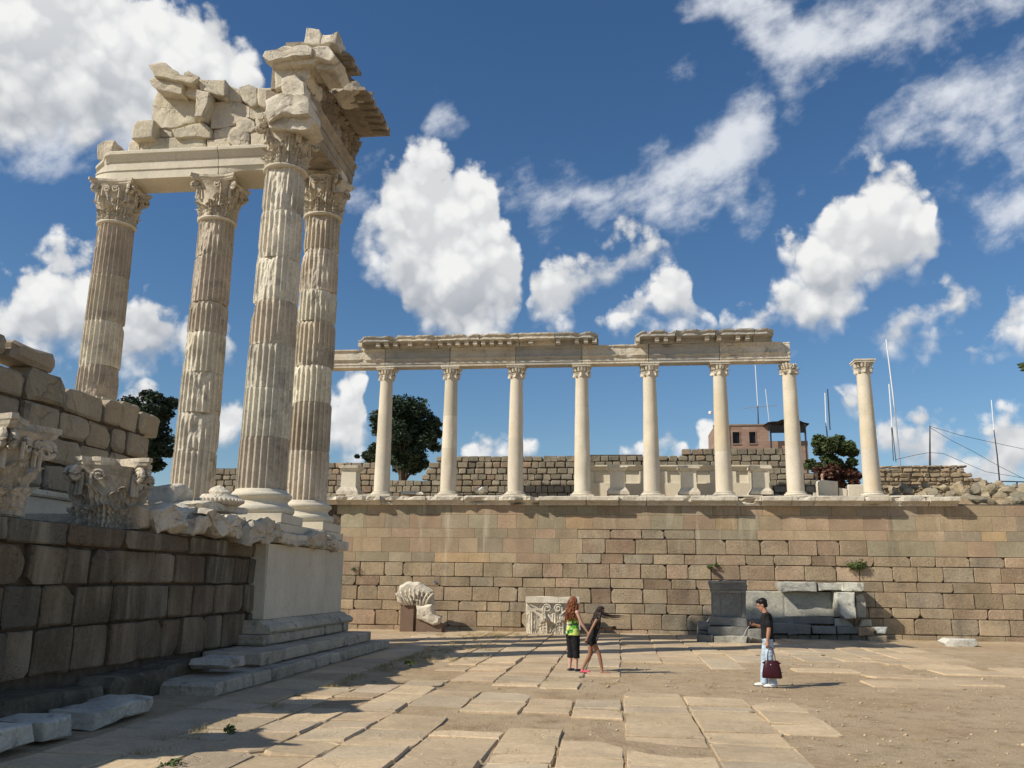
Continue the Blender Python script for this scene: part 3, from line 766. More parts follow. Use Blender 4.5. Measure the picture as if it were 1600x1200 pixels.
# ------------------------------------------------------------ podium of the temple
pod = root('temple_podium', (-8.6, 18.5, 0), 'high dark stone podium with marble-clad corner under the fluted columns', 'podium')
def make_podium():
    rg = random.Random(31); N = XA
    zs = [.55, 1.265, 1.90, 2.50, 2.87]
    box('podium_core', -24, -8.72, -8, 26.05, -.3, 2.86, 'core', pod)
    for r in range(4):
        y = -2.0 + rg.uniform(-.5, 0); h = zs[r + 1] - zs[r]
        while y < 20.25:
            w = rg.uniform(.62, 1.05) if h > .5 else rg.uniform(1.0, 1.9)
            if r == 2 and rg.random() < .2: w *= 1.5
            w = min(w, 20.3 - y + .05)
            if w > .12 and y + w > 3:
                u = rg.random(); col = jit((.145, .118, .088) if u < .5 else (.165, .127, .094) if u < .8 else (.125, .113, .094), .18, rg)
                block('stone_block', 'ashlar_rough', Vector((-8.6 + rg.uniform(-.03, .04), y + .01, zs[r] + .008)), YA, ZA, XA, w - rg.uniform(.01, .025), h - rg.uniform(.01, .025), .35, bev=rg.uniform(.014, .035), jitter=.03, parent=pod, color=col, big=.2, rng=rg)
            y += w
    # rough footing below the courses
    y = 2.0
    while y < 19.5:
        w = rg.uniform(1.0, 1.9)
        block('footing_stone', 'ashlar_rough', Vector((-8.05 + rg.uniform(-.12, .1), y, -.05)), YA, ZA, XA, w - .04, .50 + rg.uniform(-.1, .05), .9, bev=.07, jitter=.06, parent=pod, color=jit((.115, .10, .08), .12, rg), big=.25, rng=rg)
        y += w
    # marble-clad corner: steps, plinth, moulding and upright panels
    for (x, z0, z1, y0, y1, ws) in ((-7.0, -.02, .25, 15.3, 27.15, (1.5, .9, 1.2, 1.6, 1.1, 1.4)), (-7.36, .254, .53, 18.05, 26.4, (1.5, 1.7, 1.4)), (-8.0, .534, .775, 19.7, 25.5, (2.0, 2.2))):
        y = y0; k = 0
        while y < y1 - .05:
            w = min(ws[k % len(ws)] * rg.uniform(.9, 1.1), y1 - y)
            if y1 - (y + w) < .4: w = y1 - y
            block('step_block', 'marble_grey', Vector((x + rg.uniform(-.02, .015), y + .005, z0)), YA, ZA, XA, w - .012, z1 - z0, 1.3, bev=.03, jitter=.02, parent=pod, color=jit((.45, .40, .32), .08, rg), big=.1, rng=rg)
            y += w; k += 1
    block('step_block', 'marble_grey', Vector((-8.02, 25.75, .534)), YA, ZA, XA, .42, .24, .5, bev=.02, jitter=.01, parent=pod, color=(.46, .42, .345), rng=rg)
    prof = [(-8.9, .78), (-8.02, .78), (-7.96, .84), (-7.98, .92), (-8.06, .98), (-8.14, .99), (-8.2, 1.04), (-8.27, 1.08), (-8.9, 1.08)]
    for (a, b) in ((19.95, 22.4), (22.41, 24.7), (24.71, 26.42)):
        vf = extr_v(prof, 'y', a, b, 6, lambda t, o, z: Vector((nz((t, o, z), 3, 2) * .02 if o > -8.5 else 0, 0, nz((t, o, z), 3, 5) * .008)))
        part('base_moulding', ([v - pod.location for v in vf[0]], vf[1]), 'marble_grey', pod, color=(.48, .44, .36))
    y = 20.32
    for w in (1.95, 1.15, 1.2, 1.58):
        block('marble_panel', 'marble_new', Vector((-8.3, y, 1.085)), YA, ZA, XA, w - .006, 1.775, .35, bev=.008, jitter=.003, parent=pod, rng=rg); y += w
    block('marble_panel', 'marble_new', Vector((-8.78, 20.30, 1.085)), XA, ZA, -YA, .46, 1.775, .3, bev=.01, jitter=.02, big=.1, parent=pod, rng=rg)
    block('marble_panel', 'marble_new', Vector((-8.302, 26.21, 1.085)), -XA, ZA, YA, 3.0, 1.775, .3, bev=.01, jitter=.003, parent=pod, rng=rg)
    # floor of the temple, stylobate blocks under the columns
    box('floor_fill', -24, -8.95, 15.6, 26.0, 2.862, 3.20, 'marble', pod)
    box('floor_slab', -24, -8.62, 20.4, 26.05, 3.202, 3.396, 'marble_new', pod, .015)
    for (y0, y1) in ((20.75, 22.72), (22.74, 24.0), (24.02, 26.06)):
        block('stylobate_block', 'marble_new', Vector((-8.30, y0, 3.17)), YA, ZA, XA, y1 - y0 - .01, .222, .32, bev=.012, jitter=.008, parent=pod, rng=rg)
    for (y0, y1, xx) in ((20.5, 22.6, -8.12), (22.9, 26.2, -8.15)):
        block('stylobate_block', 'marble', Vector((xx, y0, 2.875)), YA, ZA, XA, y1 - y0 - .01, .285, .55, bev=.03, jitter=.03, parent=pod, rng=rg)
make_podium()

# ------------------------------------------------------------ broken block wall of the inner hall
cella = root('block_wall', (-12.9, 19, 3.2), 'broken wall of big rounded marble blocks at the left edge', 'wall')
def make_cella():
    rg = random.Random(12)
    X0 = -12.75
    block('base_course', 'marble_new', Vector((X0 + .12, 8, 3.0)), YA, ZA, XA, 14.3, .72, .5, bev=.02, jitter=.01, parent=cella, rng=rg)
    block('base_moulding', 'marble', Vector((X0 + .22, 8, 3.73)), YA, ZA, XA, 14.45, .16, .6, bev=.05, jitter=.01, parent=cella, rng=rg)
    zs = [3.9, 4.52, 5.16, 5.80, 6.5]
    tops = [22.4, 22.4, 22.35, 22.75]
    for r in range(4):
        y = 8.5 + rg.uniform(-.7, 0); h = zs[r + 1] - zs[r]
        while y < tops[r] - .2:
            w = rg.uniform(.95, 1.75) if y < 19.5 else rg.uniform(.65, 1.2)
            if tops[r] - (y + w) < .5: w = tops[r] - y
            hh = h - .02
            if r == 3: hh *= rg.uniform(.78, 1.12)
            col = jit((.33, .275, .205), .13, rg)
            block('stone_block', 'marble_cut', Vector((X0 + rg.uniform(-.06, .06), y, zs[r])), YA, ZA, XA, w - rg.uniform(.01, .04), hh, .75, bev=rg.uniform(.035, .08), jitter=.05, parent=cella, color=col, big=.26, rng=rg)
            y += w
    box('wall_core', -13.3, X0 - .13, 8, 22.2, 3.2, 6.3, 'core', cella)
    y = 8.5
    while y < 16.6:
        w = rg.uniform(1.1, 1.7)
        block('stone_block', 'marble_cut', Vector((X0 + rg.uniform(-.05, .05), y, 6.52)), YA, ZA, XA, w - .03, .58 + rg.uniform(-.08, .06), .7, bev=.1, jitter=.07, parent=cella, color=jit((.33, .275, .205), .13, rg), big=.3, rng=rg); y += w
make_cella()
# ------------------------------------------------------------ temple entablature: the row along the back and the flank from the corner
AZ0, AZ1 = 14.68, 15.60
CUT = (.60, .53, .42)
ent = root('temple_entablature', (-12.5, 25.0, AZ0), 'long cream marble beam over the leftmost three temple columns', 'entablature')
def make_ent():
    y0 = 24.44
    # fasciae step out upwards; crown moulding at the top. out = distance before y = 24.44
    prof = [(0, AZ0), (.0, AZ0 + .30), (.035, AZ0 + .305), (.035, AZ0 + .60), (.07, AZ0 + .605), (.10, AZ0 + .66), (.16, AZ0 + .76), (.21, AZ0 + .80), (.215, AZ1 - .03), (.19, AZ1), (-1.1, AZ1), (-1.1, AZ0)]
    for (a, b, sd) in ((-16.98, -12.62, 1), (-12.60, -8.66, 2)):
        def nf(t, o, z, sd=sd):
            d = 0
            if sd == 1 and t < -16.2: d = (-16.2 - t) ** 2 * .35 * (1 if o > -.5 else .3)
            if sd == 1 and t < -16.5 and o > .06: d += .16
            cz = -(-16.4 - t) * .5 if (sd == 1 and t < -16.4 and z > AZ1 - .4) else 0
            lo = 0
            if sd == 2 and z < AZ0 + .1 and o > -.2: lo = .11 * max(0, math.sin((t + 12.6) * 1.5)) + .05
            return Vector((nz((t, o, z), 4, sd) * .01, d + lo * .4 + nz((t, z, o), 5, sd) * .006, cz + lo + nz((z, t, o), 5, sd) * .004))
        vf = extr_v(prof, 'x', a, b, 26, nf)
        part('architrave_block', ([v + Vector((0, y0, 0)) - ent.location for v in vf[0]], vf[1]), 'marble_new', ent)
make_ent()

K6 = lambda cx, cy: (130 + .1875 * cx, 80 + .1875 * cy)
K4 = lambda cx, cy: (390 + .1375 * cx, 30 + .1375 * cy)
def stones(lst, parent, K, mat='marble_cut', col=CUT, y=None, nm='stone_block', rg=random.Random(3)):
    for (pts, yf, dep, rgh) in lst:
        poly = [P(*K(*p), y=yf) for p in pts]
        prism(nm, mat, poly, Vector((0, dep, 0)), parent, bev=.035, rgh=rgh * 1.15, rs=2.4, color=jit(col, .07, rg))
heap = root('stacked_stone_heap', (-12.8, 25.0, AZ1), 'ragged heap of pale cut stones piled on the temple beam', 'stone heap')
stones([
    ([(118, 780), (170, 738), (255, 745), (232, 908), (118, 900)], 24.45, 1.0, .05),
    ([(385, 745), (472, 730), (472, 858), (362, 868)], 24.55, .9, .02),
    ([(475, 728), (1015, 705), (1028, 822), (475, 856)], 24.55, .9, .015),
    ([(408, 620), (440, 575), (585, 570), (575, 715), (405, 725)], 24.25, 1.1, .03),
    ([(590, 620), (740, 645), (742, 718), (630, 722)], 24.75, .7, .03),
    ([(620, 325), (690, 350), (945, 370), (935, 590), (740, 640), (640, 645), (570, 560), (580, 420)], 24.70, .8, .06),
    ([(735, 650), (985, 585), (1060, 640), (1055, 712), (760, 714)], 24.42, .9, .03),
    ([(945, 315), (1050, 340), (1040, 430), (985, 545), (925, 550)], 24.15, 1.1, .02),
    ([(1060, 420), (1270, 408), (1390, 470), (1388, 550), (1190, 635), (1050, 645)], 24.60, .9, .04),
    ([(1090, 650), (1290, 620), (1295, 690), (1215, 738), (1070, 735)], 24.60, .8, .04),
    ([(1030, 740), (1228, 722), (1228, 815), (1030, 822)], 24.52, .8, .03),
    ([(1205, 685), (1270, 640), (1390, 680), (1382, 775), (1250, 802), (1215, 740)], 24.40, .8, .05),
    ([(1285, 600), (1350, 555), (1425, 585), (1442, 640), (1395, 675), (1290, 668)], 24.40, .8, .05),
    ([(1390, 675), (1515, 668), (1515, 812), (1390, 812)], 24.45, .8, .02),
    ([(1435, 515), (1620, 500), (1620, 665), (1430, 645)], 24.45, .8, .03),
    ([(1390, 460), (1620, 470), (1620, 515), (1440, 518), (1425, 565), (1388, 550)], 24.60, .8, .03),
    ([(1300, 300), (1380, 280), (1455, 300), (1452, 445), (1395, 468), (1320, 415)], 24.45, .9, .05),
    ([(1455, 300), (1620, 300), (1620, 470), (1510, 472), (1450, 442)], 24.40, .9, .03),
    ([(960, 235), (1185, 240), (1178, 378), (970, 318)], 24.20, 1.2, .015),
    ([(1190, 265), (1302, 318), (1322, 412), (1195, 405)], 24.55, .9, .04),
    ([(805, 280), (968, 272), (945, 382), (812, 350)], 24.40, .9, .04),
    ([(545, 115), (640, 95), (690, 100), (810, 190), (960, 230), (900, 270), (740, 232), (590, 206)], 24.05, 1.2, .04),
    ([(550, 240), (590, 208), (740, 230), (830, 255), (822, 352), (620, 328)], 24.20, 1.1, .05),
    ([(830, 182), (880, 172), (960, 212), (955, 262), (860, 230)], 24.45, .8, .06)], heap, K6)

# the flank from corner column to the column behind it
fl = root('corner_entablature', (CX, 23.4, AZ0), 'dark carved marble beam and cornice over the two corner columns', 'entablature')
def make_flank():
    xf = -8.66
    prof = [(xf, AZ0), (xf, AZ0 + .26), (xf + .03, AZ0 + .265), (xf + .03, AZ0 + .54), (xf + .07, AZ0 + .545), (xf + .07, AZ0 + .74), (xf + .14, AZ0 + .80), (xf + .18, AZ1 - .03), (xf + .16, AZ1), (-9.76, AZ1), (-9.72, AZ0)]
    for a, b, sd in ((21.25, 23.55, 1), (23.56, 26.0, 2)):
        vf = extr_v(prof, 'y', a, b, 14, lambda t, o, z: Vector((nz((t, o, z), 3, 3) * .03, max(0, nz((o, z, 1), 1.6, 5)) * .3 if t < 21.3 else 0, nz((t, z, o), 4, 4) * .015)))
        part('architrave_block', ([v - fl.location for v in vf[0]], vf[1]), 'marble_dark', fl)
    # frieze with deep worn relief
    vs = []; fs = []; ny, nzz = 90, 26
    for i in range(ny + 1):
        y = 21.2 + 4.7 * i / ny
        for j in range(nzz + 1):
            z = AZ1 + .98 * j / nzz
            rel = .07 * abs(math.sin(y * 5.1 + .8 * math.sin(z * 4))) + .10 * max(0, nz((y, z, 0), 3.4, 2)) + .05 * nz((y, z, 0), 9, 4) + .16 * max(0, (z - AZ1 - .55)) ** 1.5
            vs.append(Vector((xf + .02 + rel, y, z)))
    m = nzz + 1
    for i in range(ny):
        for j in range(nzz):
            a = i * m + j; fs.append((a, a + m, a + m + 1, a + 1))
    k = len(vs)
    for v in list(vs[:k]): vs.append(Vector((-9.6, v.y, v.z)))
    rim = [i * m for i in range(ny + 1)] + [ny * m + j for j in range(1, m)] + [i * m + nzz for i in range(ny - 1, -1, -1)] + [j for j in range(nzz - 1, 0, -1)]
    for a, b in zip(rim, rim[1:] + rim[:1]): fs.append((a, b, k + b, k + a))
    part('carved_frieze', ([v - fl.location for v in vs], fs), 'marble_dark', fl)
    stones([([(278, 535), (485, 528), (680, 530), (690, 640), (620, 725), (640, 860), (380, 860), (350, 760), (278, 785)], 21.05, 1.2, .03),
            ([(355, 670), (430, 650), (520, 636), (620, 720), (625, 865), (480, 890), (380, 835)], 20.80, .6, .05),
            ([(180, 930), (240, 860), (360, 835), (640, 860), (690, 960), (680, 1070), (340, 1075), (200, 1160)], 20.75, 1.0, .07),
            ([(200, 1130), (340, 1060), (680, 1060), (760, 1190), (620, 1260), (220, 1230)], 20.95, .9, .05)], fl, K4, 'marble', col=CUT)
    stones([([(145, 425), (170, 365), (310, 340), (380, 295), (480, 308), (560, 285), (640, 290), (720, 330), (700, 400), (420, 440), (220, 470)], 20.62, 1.2, .04),
            ([(640, 292), (720, 330), (900, 298), (985, 420), (930, 470), (700, 420), (660, 380)], 20.72, 1.3, .05),
            ([(225, 470), (420, 440), (700, 405), (800, 440), (720, 500), (640, 505), (290, 522)], 20.80, 1.1, .03),
            ([(700, 415), (940, 470), (1040, 500), (960, 590), (760, 560), (690, 500)], 20.95, 1.0, .06),
            ([(615, 265), (640, 90), (790, 105), (815, 168), (800, 290), (720, 295)], 20.80, .8, .025),
            ([(800, 170), (930, 180), (1000, 140), (990, 285), (800, 295)], 20.85, .8, .04)], fl, K4, 'marble', nm='cornice_block')
    # cornice over the flank with its brackets below
    for (y0, y1, xo, z0, sd) in ((21.3, 22.35, -8.05, 16.62, 3), (22.95, 25.75, -7.98, 16.50, 8)):
        h = .52
        prof = [(-9.3, z0), (xo + .75, z0), (xo + .7, z0 + .12), (xo + .08, z0 + .14), (xo, z0 + .17), (xo, z0 + .30), (xo - .06, z0 + .34), (xo + .10, z0 + .46), (xo + .12, z0 + h), (-9.3, z0 + h)]
        def nf(t, o, z, sd=sd):
            big = (max(0, nz((t, 0, 1), 1.3, sd) + .1) * .45 + max(0, nz((t, o * .6, z), 1.9, sd) - .02) * .5 + max(0, nz((t, o, z), 5, sd) ) * .12) if (o > -8.45) else 0
            return Vector((-big * .6 + nz((t, o, z), 6, sd) * .03, 0, -big * .25 * (z > AZ1 + 1.2) + nz((t, z, o), 7, sd) * .03))
        vf = extr_v(prof, 'y', y0, y1, int((y1 - y0) / .11), nf)
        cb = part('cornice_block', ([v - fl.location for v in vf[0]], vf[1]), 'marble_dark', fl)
        y = y0 + .25
        while y < y1 - .3:
            bv, bf = box_v(xo + .16, xo + .70, y, y + .2, z0 - .14, z0 + .10)
            for v in bv: v += Vector((nz(v, 3, 2) * .04, nz(v, 3, 3) * .03, (.10 if v.x < xo + .3 and v.z < z0 else 0) + nz(v, 3, 4) * .03))
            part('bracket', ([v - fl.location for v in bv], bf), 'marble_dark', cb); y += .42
    # carved ornament: leaves along the frieze, teeth under the cornice
    rgo = random.Random(4)
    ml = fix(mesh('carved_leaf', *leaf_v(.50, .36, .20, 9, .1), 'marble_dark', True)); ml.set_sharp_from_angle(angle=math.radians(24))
    for row, (z, s, dx) in enumerate(((AZ1 + .06, .85, .06), (AZ1 + .46, .95, .12))):
        y = 21.45 + row * .15
        while y < 25.9:
            if rgo.random() < .85:
                o = add('carved_leaf', ml, None); o.location = Vector((xf + dx, y, z)) - fl.location; o.scale = (s * rgo.uniform(.9, 1.3), s, s * rgo.uniform(.85, 1.1)); o.rotation_euler = (rgo.uniform(-.15, .15), 0, rgo.uniform(-.2, .2)); o.parent = fl
            y += .33
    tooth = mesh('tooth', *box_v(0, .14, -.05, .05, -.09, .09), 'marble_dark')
    y = 21.4
    while y < 25.9:
        if rgo.random() < .85:
            o = add('tooth', tooth, None); o.location = Vector((xf + .10, y, AZ1 + .96)) - fl.location; o.parent = fl
        y += .17
    y = 23.0
    while y < 25.7:                                   # upright leaf tiles along the cornice edge
        if rgo.random() < .8:
            o = add('carved_leaf', ml, None); o.location = Vector((-8.08 + rgo.uniform(-.08, .03), y, 16.86 + rgo.uniform(-.05, .03))) - fl.location; s = rgo.uniform(.45, .75); o.scale = (s, s, s); o.parent = fl; o.rotation_euler = (0, .35, rgo.uniform(-.3, .3))
        y += .22
    stones([([(930, 830), (1050, 640), (1090, 720), (1220, 690), (1240, 800), (960, 850)], 22.9, 1.0, .06)], fl, K4, 'marble', nm='cornice_block')
make_flank()

# ------------------------------------------------------------ loose pieces lying on the podium edge
def loose(nm, px_pts, x, dep, label, cat, mat=None, col=(.58, .53, .45), rgh=.06, K=None, grp='broken marble pieces lying along the podium edge'):
    poly = [P(*(K(*p) if K else p), x=x) for p in px_pts]
    mat = mat or ('marble_leaf' if nm == 'carved_fragment' else 'marble')
    o = prism(nm, mat, poly, Vector((-dep, 0, 0)), None, bev=.08, rgh=rgh, rs=2.6, color=jit(col, .06))
    return tag(o, label, cat, grp)
K3 = lambda cx, cy: (220 + .2625 * cx, 720 + .2625 * cy)
loose('marble_block', [(205, 150), (270, 135), (310, 165), (315, 255), (200, 262)], -9.6, .7, 'small pale block leaning on the foot of the second column', 'marble block', K=K3, rgh=.05)
loose('cut_block', [(0, 268), (105, 265), (112, 412), (0, 408)], -8.75, .6, 'square tan block beside the big leafy capital on the podium', 'stone block', 'marble_cut', (.45, .37, .28), .02, K3)
loose('marble_boulder', [(110, 290), (150, 262), (300, 265), (362, 275), (365, 340), (330, 420), (130, 412)], -8.55, .9, 'big rounded marble lump with bright lit left side on podium edge', 'marble block', 'marble', K=K3, rgh=.12)
loose('carved_fragment', [(330, 345), (420, 340), (440, 390), (400, 440), (320, 430)], -8.3, .5, 'small carved fragment right of the rounded marble lump', 'marble fragment', K=K3, rgh=.1)
loose('carved_fragment', [(370, 300), (450, 300), (640, 350), (655, 420), (600, 460), (440, 440), (430, 370)], -8.35, .7, 'long dark carved cornice fragment below the round base stone', 'marble fragment', K=K3, rgh=.12)
loose('carved_fragment', [(660, 420), (690, 350), (800, 352), (870, 420), (840, 460), (740, 488), (650, 490)], -8.12, .8, 'broken cornice lump overhanging the marble-clad podium corner', 'marble fragment', K=K3, rgh=.13)
loose('carved_fragment', [(860, 455), (1000, 480), (1050, 500), (940, 505), (860, 490)], -8.1, .5, 'flat moulded strip on top of the marble podium panels', 'marble fragment', K=K3, rgh=.05)
loose('carved_fragment', [(1010, 440), (1070, 415), (1170, 460), (1188, 525), (1120, 520), (1040, 512)], -8.05, .8, 'dark toothed cornice fragment at the far podium corner', 'marble fragment', K=K3, rgh=.12)
loose('marble_slab', [(360, 250), (420, 235), (652, 290), (640, 320), (430, 300), (370, 295)], -8.8, .8, 'flat marble slab carrying the beaded round base', 'marble slab', K=K3, rgh=.03)
def beaded_base():
    p = P(*K3(470, 225), x=-9.1)
    t = root('round_base', (p.x, p.y, p.z - .16), 'round beaded base fragment with a broken lump on top', 'column base')
    part('drum', lathe_v([(.44, 0), (.52, .06), (.50, .14), (.42, .2), (.40, .24)], 36), 'marble', t, True)
    vs = []; fs = []
    for k in range(34):
        a = 2 * math.pi * k / 34; v, f = lathe_v([(.015, -.045), (.038, -.02), (.038, .02), (.015, .045)], 6)
        vs2 = [x + Vector((.525 * math.cos(a), .525 * math.sin(a), .10)) for x in v]; o = len(vs); vs += vs2; fs += [tuple(i + o for i in q) for q in f]
    part('bead_ring', (vs, fs), 'marble', t)
    g = grow('broken_lump', 'marble', (0, 0, .32), (.28, .24, .16), 5); g.parent = t
beaded_base()
loose('marble_block', [(60, 195), (110, 160), (150, 185), (160, 225), (60, 225)], -11.2, .6, 'rough pale stone behind the big leafy capital', 'marble block', K=K3, rgh=.1)

def loose_capital(px, py, x, rot, label, seed, s=1.0, y=None):
    p = P(px, py, x=x) if y is None else Vector((x, y, 2.88))
    t = root('corinthian_capital', (x, p.y, 2.875), label, 'capital', 'big carved capitals lying on the podium')
    b = part('bell', bell_v(1.38, .56, seed, .03), 'marble_leaf', t, True)
    capital_parts(t, seed, keep_leaf=1.0, keep_vol=.75, chip=.12, H=1.38, r0=.56)
    t.rotation_euler = (0, 0, rot); t.scale = (s, s, s * .98)
loose_capital(172, 760, -9.55, .45, 'big acanthus-leaf capital with rough broken top on the podium edge', 51, .98)
loose_capital(-30, 720, -9.35, .2, 'shaded carved capital cut by the left picture edge', 63, 1.05)
loose_capital(0, 0, -9.3, .7, 'carved capital standing on the podium left of the picture', 70, 1.0, y=8.4)

# loose marble blocks on the ground by the podium
def gblock(nm, pts, dep, label, col=(.56, .53, .47), x=None, rgh=.03):
    poly = [P(*p, x=x) for p in pts]
    o = prism(nm, 'marble_grey', poly, Vector((-dep, 0, 0)), None, bev=.05, rgh=rgh, rs=2.0, color=jit(col, .05)); tag(o, label, 'marble block', 'loose marble blocks at the podium foot')
gblock('marble_block', [(150, 1112), (240, 1087), (243, 1094), (238, 1108), (150, 1140), (146, 1140)], .75, 'long pointed grey block lying nearest the shaded step', x=-7.05, rgh=.04)
gblock('marble_block', [(70, 1129), (115, 1115), (117, 1150), (70, 1159)], .8, 'short squared grey block in the middle of the foreground three', x=-7.0, rgh=.02)
gblock('marble_block', [(-60, 1160), (-10, 1142), (54, 1132), (56, 1160), (0, 1182), (-60, 1200)], .9, 'rough grey block cut by the left picture edge near the ground', x=-6.95, rgh=.04)
gblock('marble_block', [(358, 1029), (384, 1023), (385, 1039), (358, 1047), (354, 1040)], .8, 'small rounded block resting on the lowest marble step', x=-7.3, rgh=.03)

# ------------------------------------------------------------ stoa: eight slim columns
SY = 37.62; SZ0, SZ1 = 5.66, 11.46
stoa_x = [P(x, 775, y=SY).x for x in (596, 700, 805, 910, 1019, 1132, 1244, 1364)]
stoa_labels = ['leftmost slim white column of the terrace colonnade', 'second slim column from the left in the colonnade, right of the dark tree', 'third slim column from the left in the colonnade', 'fourth slim column from the left in the colonnade',
               'fifth slim column of the colonnade, between two marble pedestals', 'sixth slim column of the colonnade, left of the brick lookout windows', 'slim column under the right end of the stone beam', 'lone slim column standing free at the right of the colonnade']
def stoa_cap_v(seed, broken=False):
    rg = random.Random(seed); parts = []
    parts.append(lathe_v([(.275, 0), (.30, .03), (.285, .06), (.285, .3), (.34, .42), (.36, .46)], 24))
    for k in range(8):
        a = math.pi / 4 * k; lv, lf = leaf_v(.27, .22, .13, k + seed, nu=4, nv=5)
        M3 = Matrix.Rotation(a, 3, 'Z'); parts.append(([M3 @ (v + Vector((.285, 0, .04))) for v in lv], lf))
    for k in range(16):
        a = math.pi / 8 * k; lv, lf = box_v(.30, .36, -.04, .04, .28, .46)
        M3 = Matrix.Rotation(a, 3, 'Z'); parts.append(([M3 @ (v + Vector((.04 if v.z > .4 else 0, 0, 0))) for v in lv], lf))
    h = .40
    if not broken: parts.append(box_v(-h, h, -h, h, .47, .54)); parts.append(box_v(-h - .03, h + .03, -h - .03, h + .03, .545, .60))
    V, Fc = merge(parts)
    for v in V:
        k = .02 + (.05 if broken else 0); v += Vector((nz(v, 4, seed), nz(v, 4, seed + 3), nz(v, 4, seed + 7))) * k
    return V, Fc
for i, x in enumerate(stoa_x):
    t = root('stoa_column', (x, SY, SZ0 - .10), stoa_labels[i], 'column', 'slim columns of the terrace colonnade')
    Hs = SZ1 - .60 - (SZ0 + .16)
    cuts = sorted([0, R.uniform(.3, .5)] + ([R.uniform(.62, .8)] if i % 2 else []) + [1])
    for c0, c1 in zip(cuts, cuts[1:]):
        n = max(4, int(24 * (c1 - c0))); prof = []
        for k in range(n + 1):
            q = c0 + (c1 - c0) * k / n; prof.append((.355 - .075 * q ** 1.3 - (.0015 if k in (0, n) else 0), .26 + Hs * q + (.001 if k == 0 else -.001 if k == n else 0)))
        vs, fs = lathe_v(prof, 36)
        for v in vs:
            w = v + Vector((x, 0, 0)); k = 1 + nz(w, .9, i) * .012 + nz(w, 2.7, i) * .006 - max(0, nz(w, 1.8, i + 40) - .30) * .25 - max(0, nz(w, 5, i + 9) - .4) * .08
            v.x *= k; v.y *= k
        part('shaft_drum', (vs, fs), 'marble_stoa', t, True, color=jit((.62, .555, .45), .10))
    part('base', merge([box_v(-.50, .50, -.50, .50, .0, .12), lathe_v([(.47, .12), (.49, .15), (.47, .19), (.42, .215), (.41, .23), (.43, .245), (.40, .27), (.36, .275)], 32)]), 'marble', t)
    cpt = part('capital', stoa_cap_v(i, i == 6), 'marble', t); cpt.location = (0, 0, SZ1 - .60 - SZ0 + .10)

se = root('stoa_entablature', (-2, SY, SZ1), 'broken marble beam with toothed cornice across the slim colonnade', 'entablature')
def make_stoa_ent():
    yf = 37.32; zt = 12.28
    joints = [-14.2] + [x + R.uniform(-.05, .05) for x in stoa_x[:6]] + [stoa_x[6] + .05]
    prof = [(0, SZ1), (0, SZ1 + .11), (.03, SZ1 + .112), (.03, SZ1 + .24), (.06, SZ1 + .25), (.10, SZ1 + .30), (.13, SZ1 + .335), (.13, SZ1 + .36), (.03, SZ1 + .37), (.045, SZ1 + .5), (.04, SZ1 + .66), (.03, SZ1 + .69), (.08, SZ1 + .73), (.12, SZ1 + .77), (.12, zt), (-.62, zt), (-.62, SZ1)]
    for k in range(7):
        def nf(t, o, z, sd=k):
            br = max(0, nz((t, z * .5, o), 2.0, sd + 3) - .15) * .28 if o > .05 else 0
            return Vector((nz((t, z, 0), 3, sd) * .006, br + nz((t, o, z), 6, sd) * .006, 0))
        vf = extr_v(prof, 'x', joints[k] + .012, joints[k + 1] - .012, 22, nf)
        part('architrave_block', ([v + Vector((0, yf, 0)) - se.location for v in vf[0]], vf[1]), 'frieze' if k % 2 else 'marble', se)
    # cornice pieces with their brackets
    mod = mesh('bracket', *box_v(-.09, .09, -.38, .0, -.17, .0), 'marble')
    xa, xb, xc, xd = P(558, 540, y=36.8).x, P(935, 540, y=36.8).x, P(992, 535, y=36.8).x, P(1210, 530, y=36.8).x
    for (lo, hi) in ((xa, xb), (xc, xd)):
        x = lo; first = True
        while x < hi - .3:
            w = min(R.uniform(1.3, 2.1), hi - x)
            if hi - (x + w) < .5: w = hi - x
            sd = R.randint(0, 99); tall = R.random() < .88
            ht = .46 if tall else .41
            zb = zt + .006
            prof = [(-.6, zb), (.10, zb), (.12, zb + .05), (.13, zb + .20), (.60, zb + .202), (.62, zb + .22), (.62, zb + .30), (.60, zb + .315), (.68, zb + .40), (.69, zb + ht), (.1, zb + ht + .01), (-.6, zb + ht)] if tall else \
                   [(-.6, zb), (.10, zb), (.12, zb + .05), (.13, zb + .20), (.60, zb + .202), (.62, zb + .22), (.62, zb + .30), (.55, zb + .33), (.45, zb + ht), (.1, zb + ht + .01), (-.6, zb + ht)]
            def nf(t, o, z, sd=sd, a=x, b=x + w, f=first, l=(hi - (x + w)) < .2):
                e = min(t - a, b - t); k = max(0, nz((t, z, 0), 2.3, sd) - .05) * .22 if z > zt + .28 else 0
                if f and t - a < .35 and o > -.3: k += (.35 - (t - a)) * .8
                if l and b - t < .3 and o > -.3: k += (.3 - (b - t)) * .5
                return Vector((nz((t, o, z), 4, sd) * .02, k + nz((t, z, o), 7, sd) * .02, -k * .55 * (z > zt + .3) + nz((o, t, z), 6, sd) * .022 * (z > zt + .1)))
            vf = extr_v(prof, 'x', x + .012, x + w - .012, max(6, int(w / .1)), nf)
            cb = part('cornice_block', ([v + Vector((0, yf, 0)) - se.location for v in vf[0]], vf[1]), 'frieze' if R.random() < .5 else 'marble', se)
            m = x + .14
            while m < x + w - .1:
                if R.random() < .78:
                    b = add('bracket', mod, None); b.location = Vector((m, yf - .135, zb + .198)) - se.location; b.parent = cb; b.rotation_euler = (0, R.uniform(-.05, .05), R.uniform(-.05, .05))
                m += .40
            x += w; first = False
make_stoa_ent()

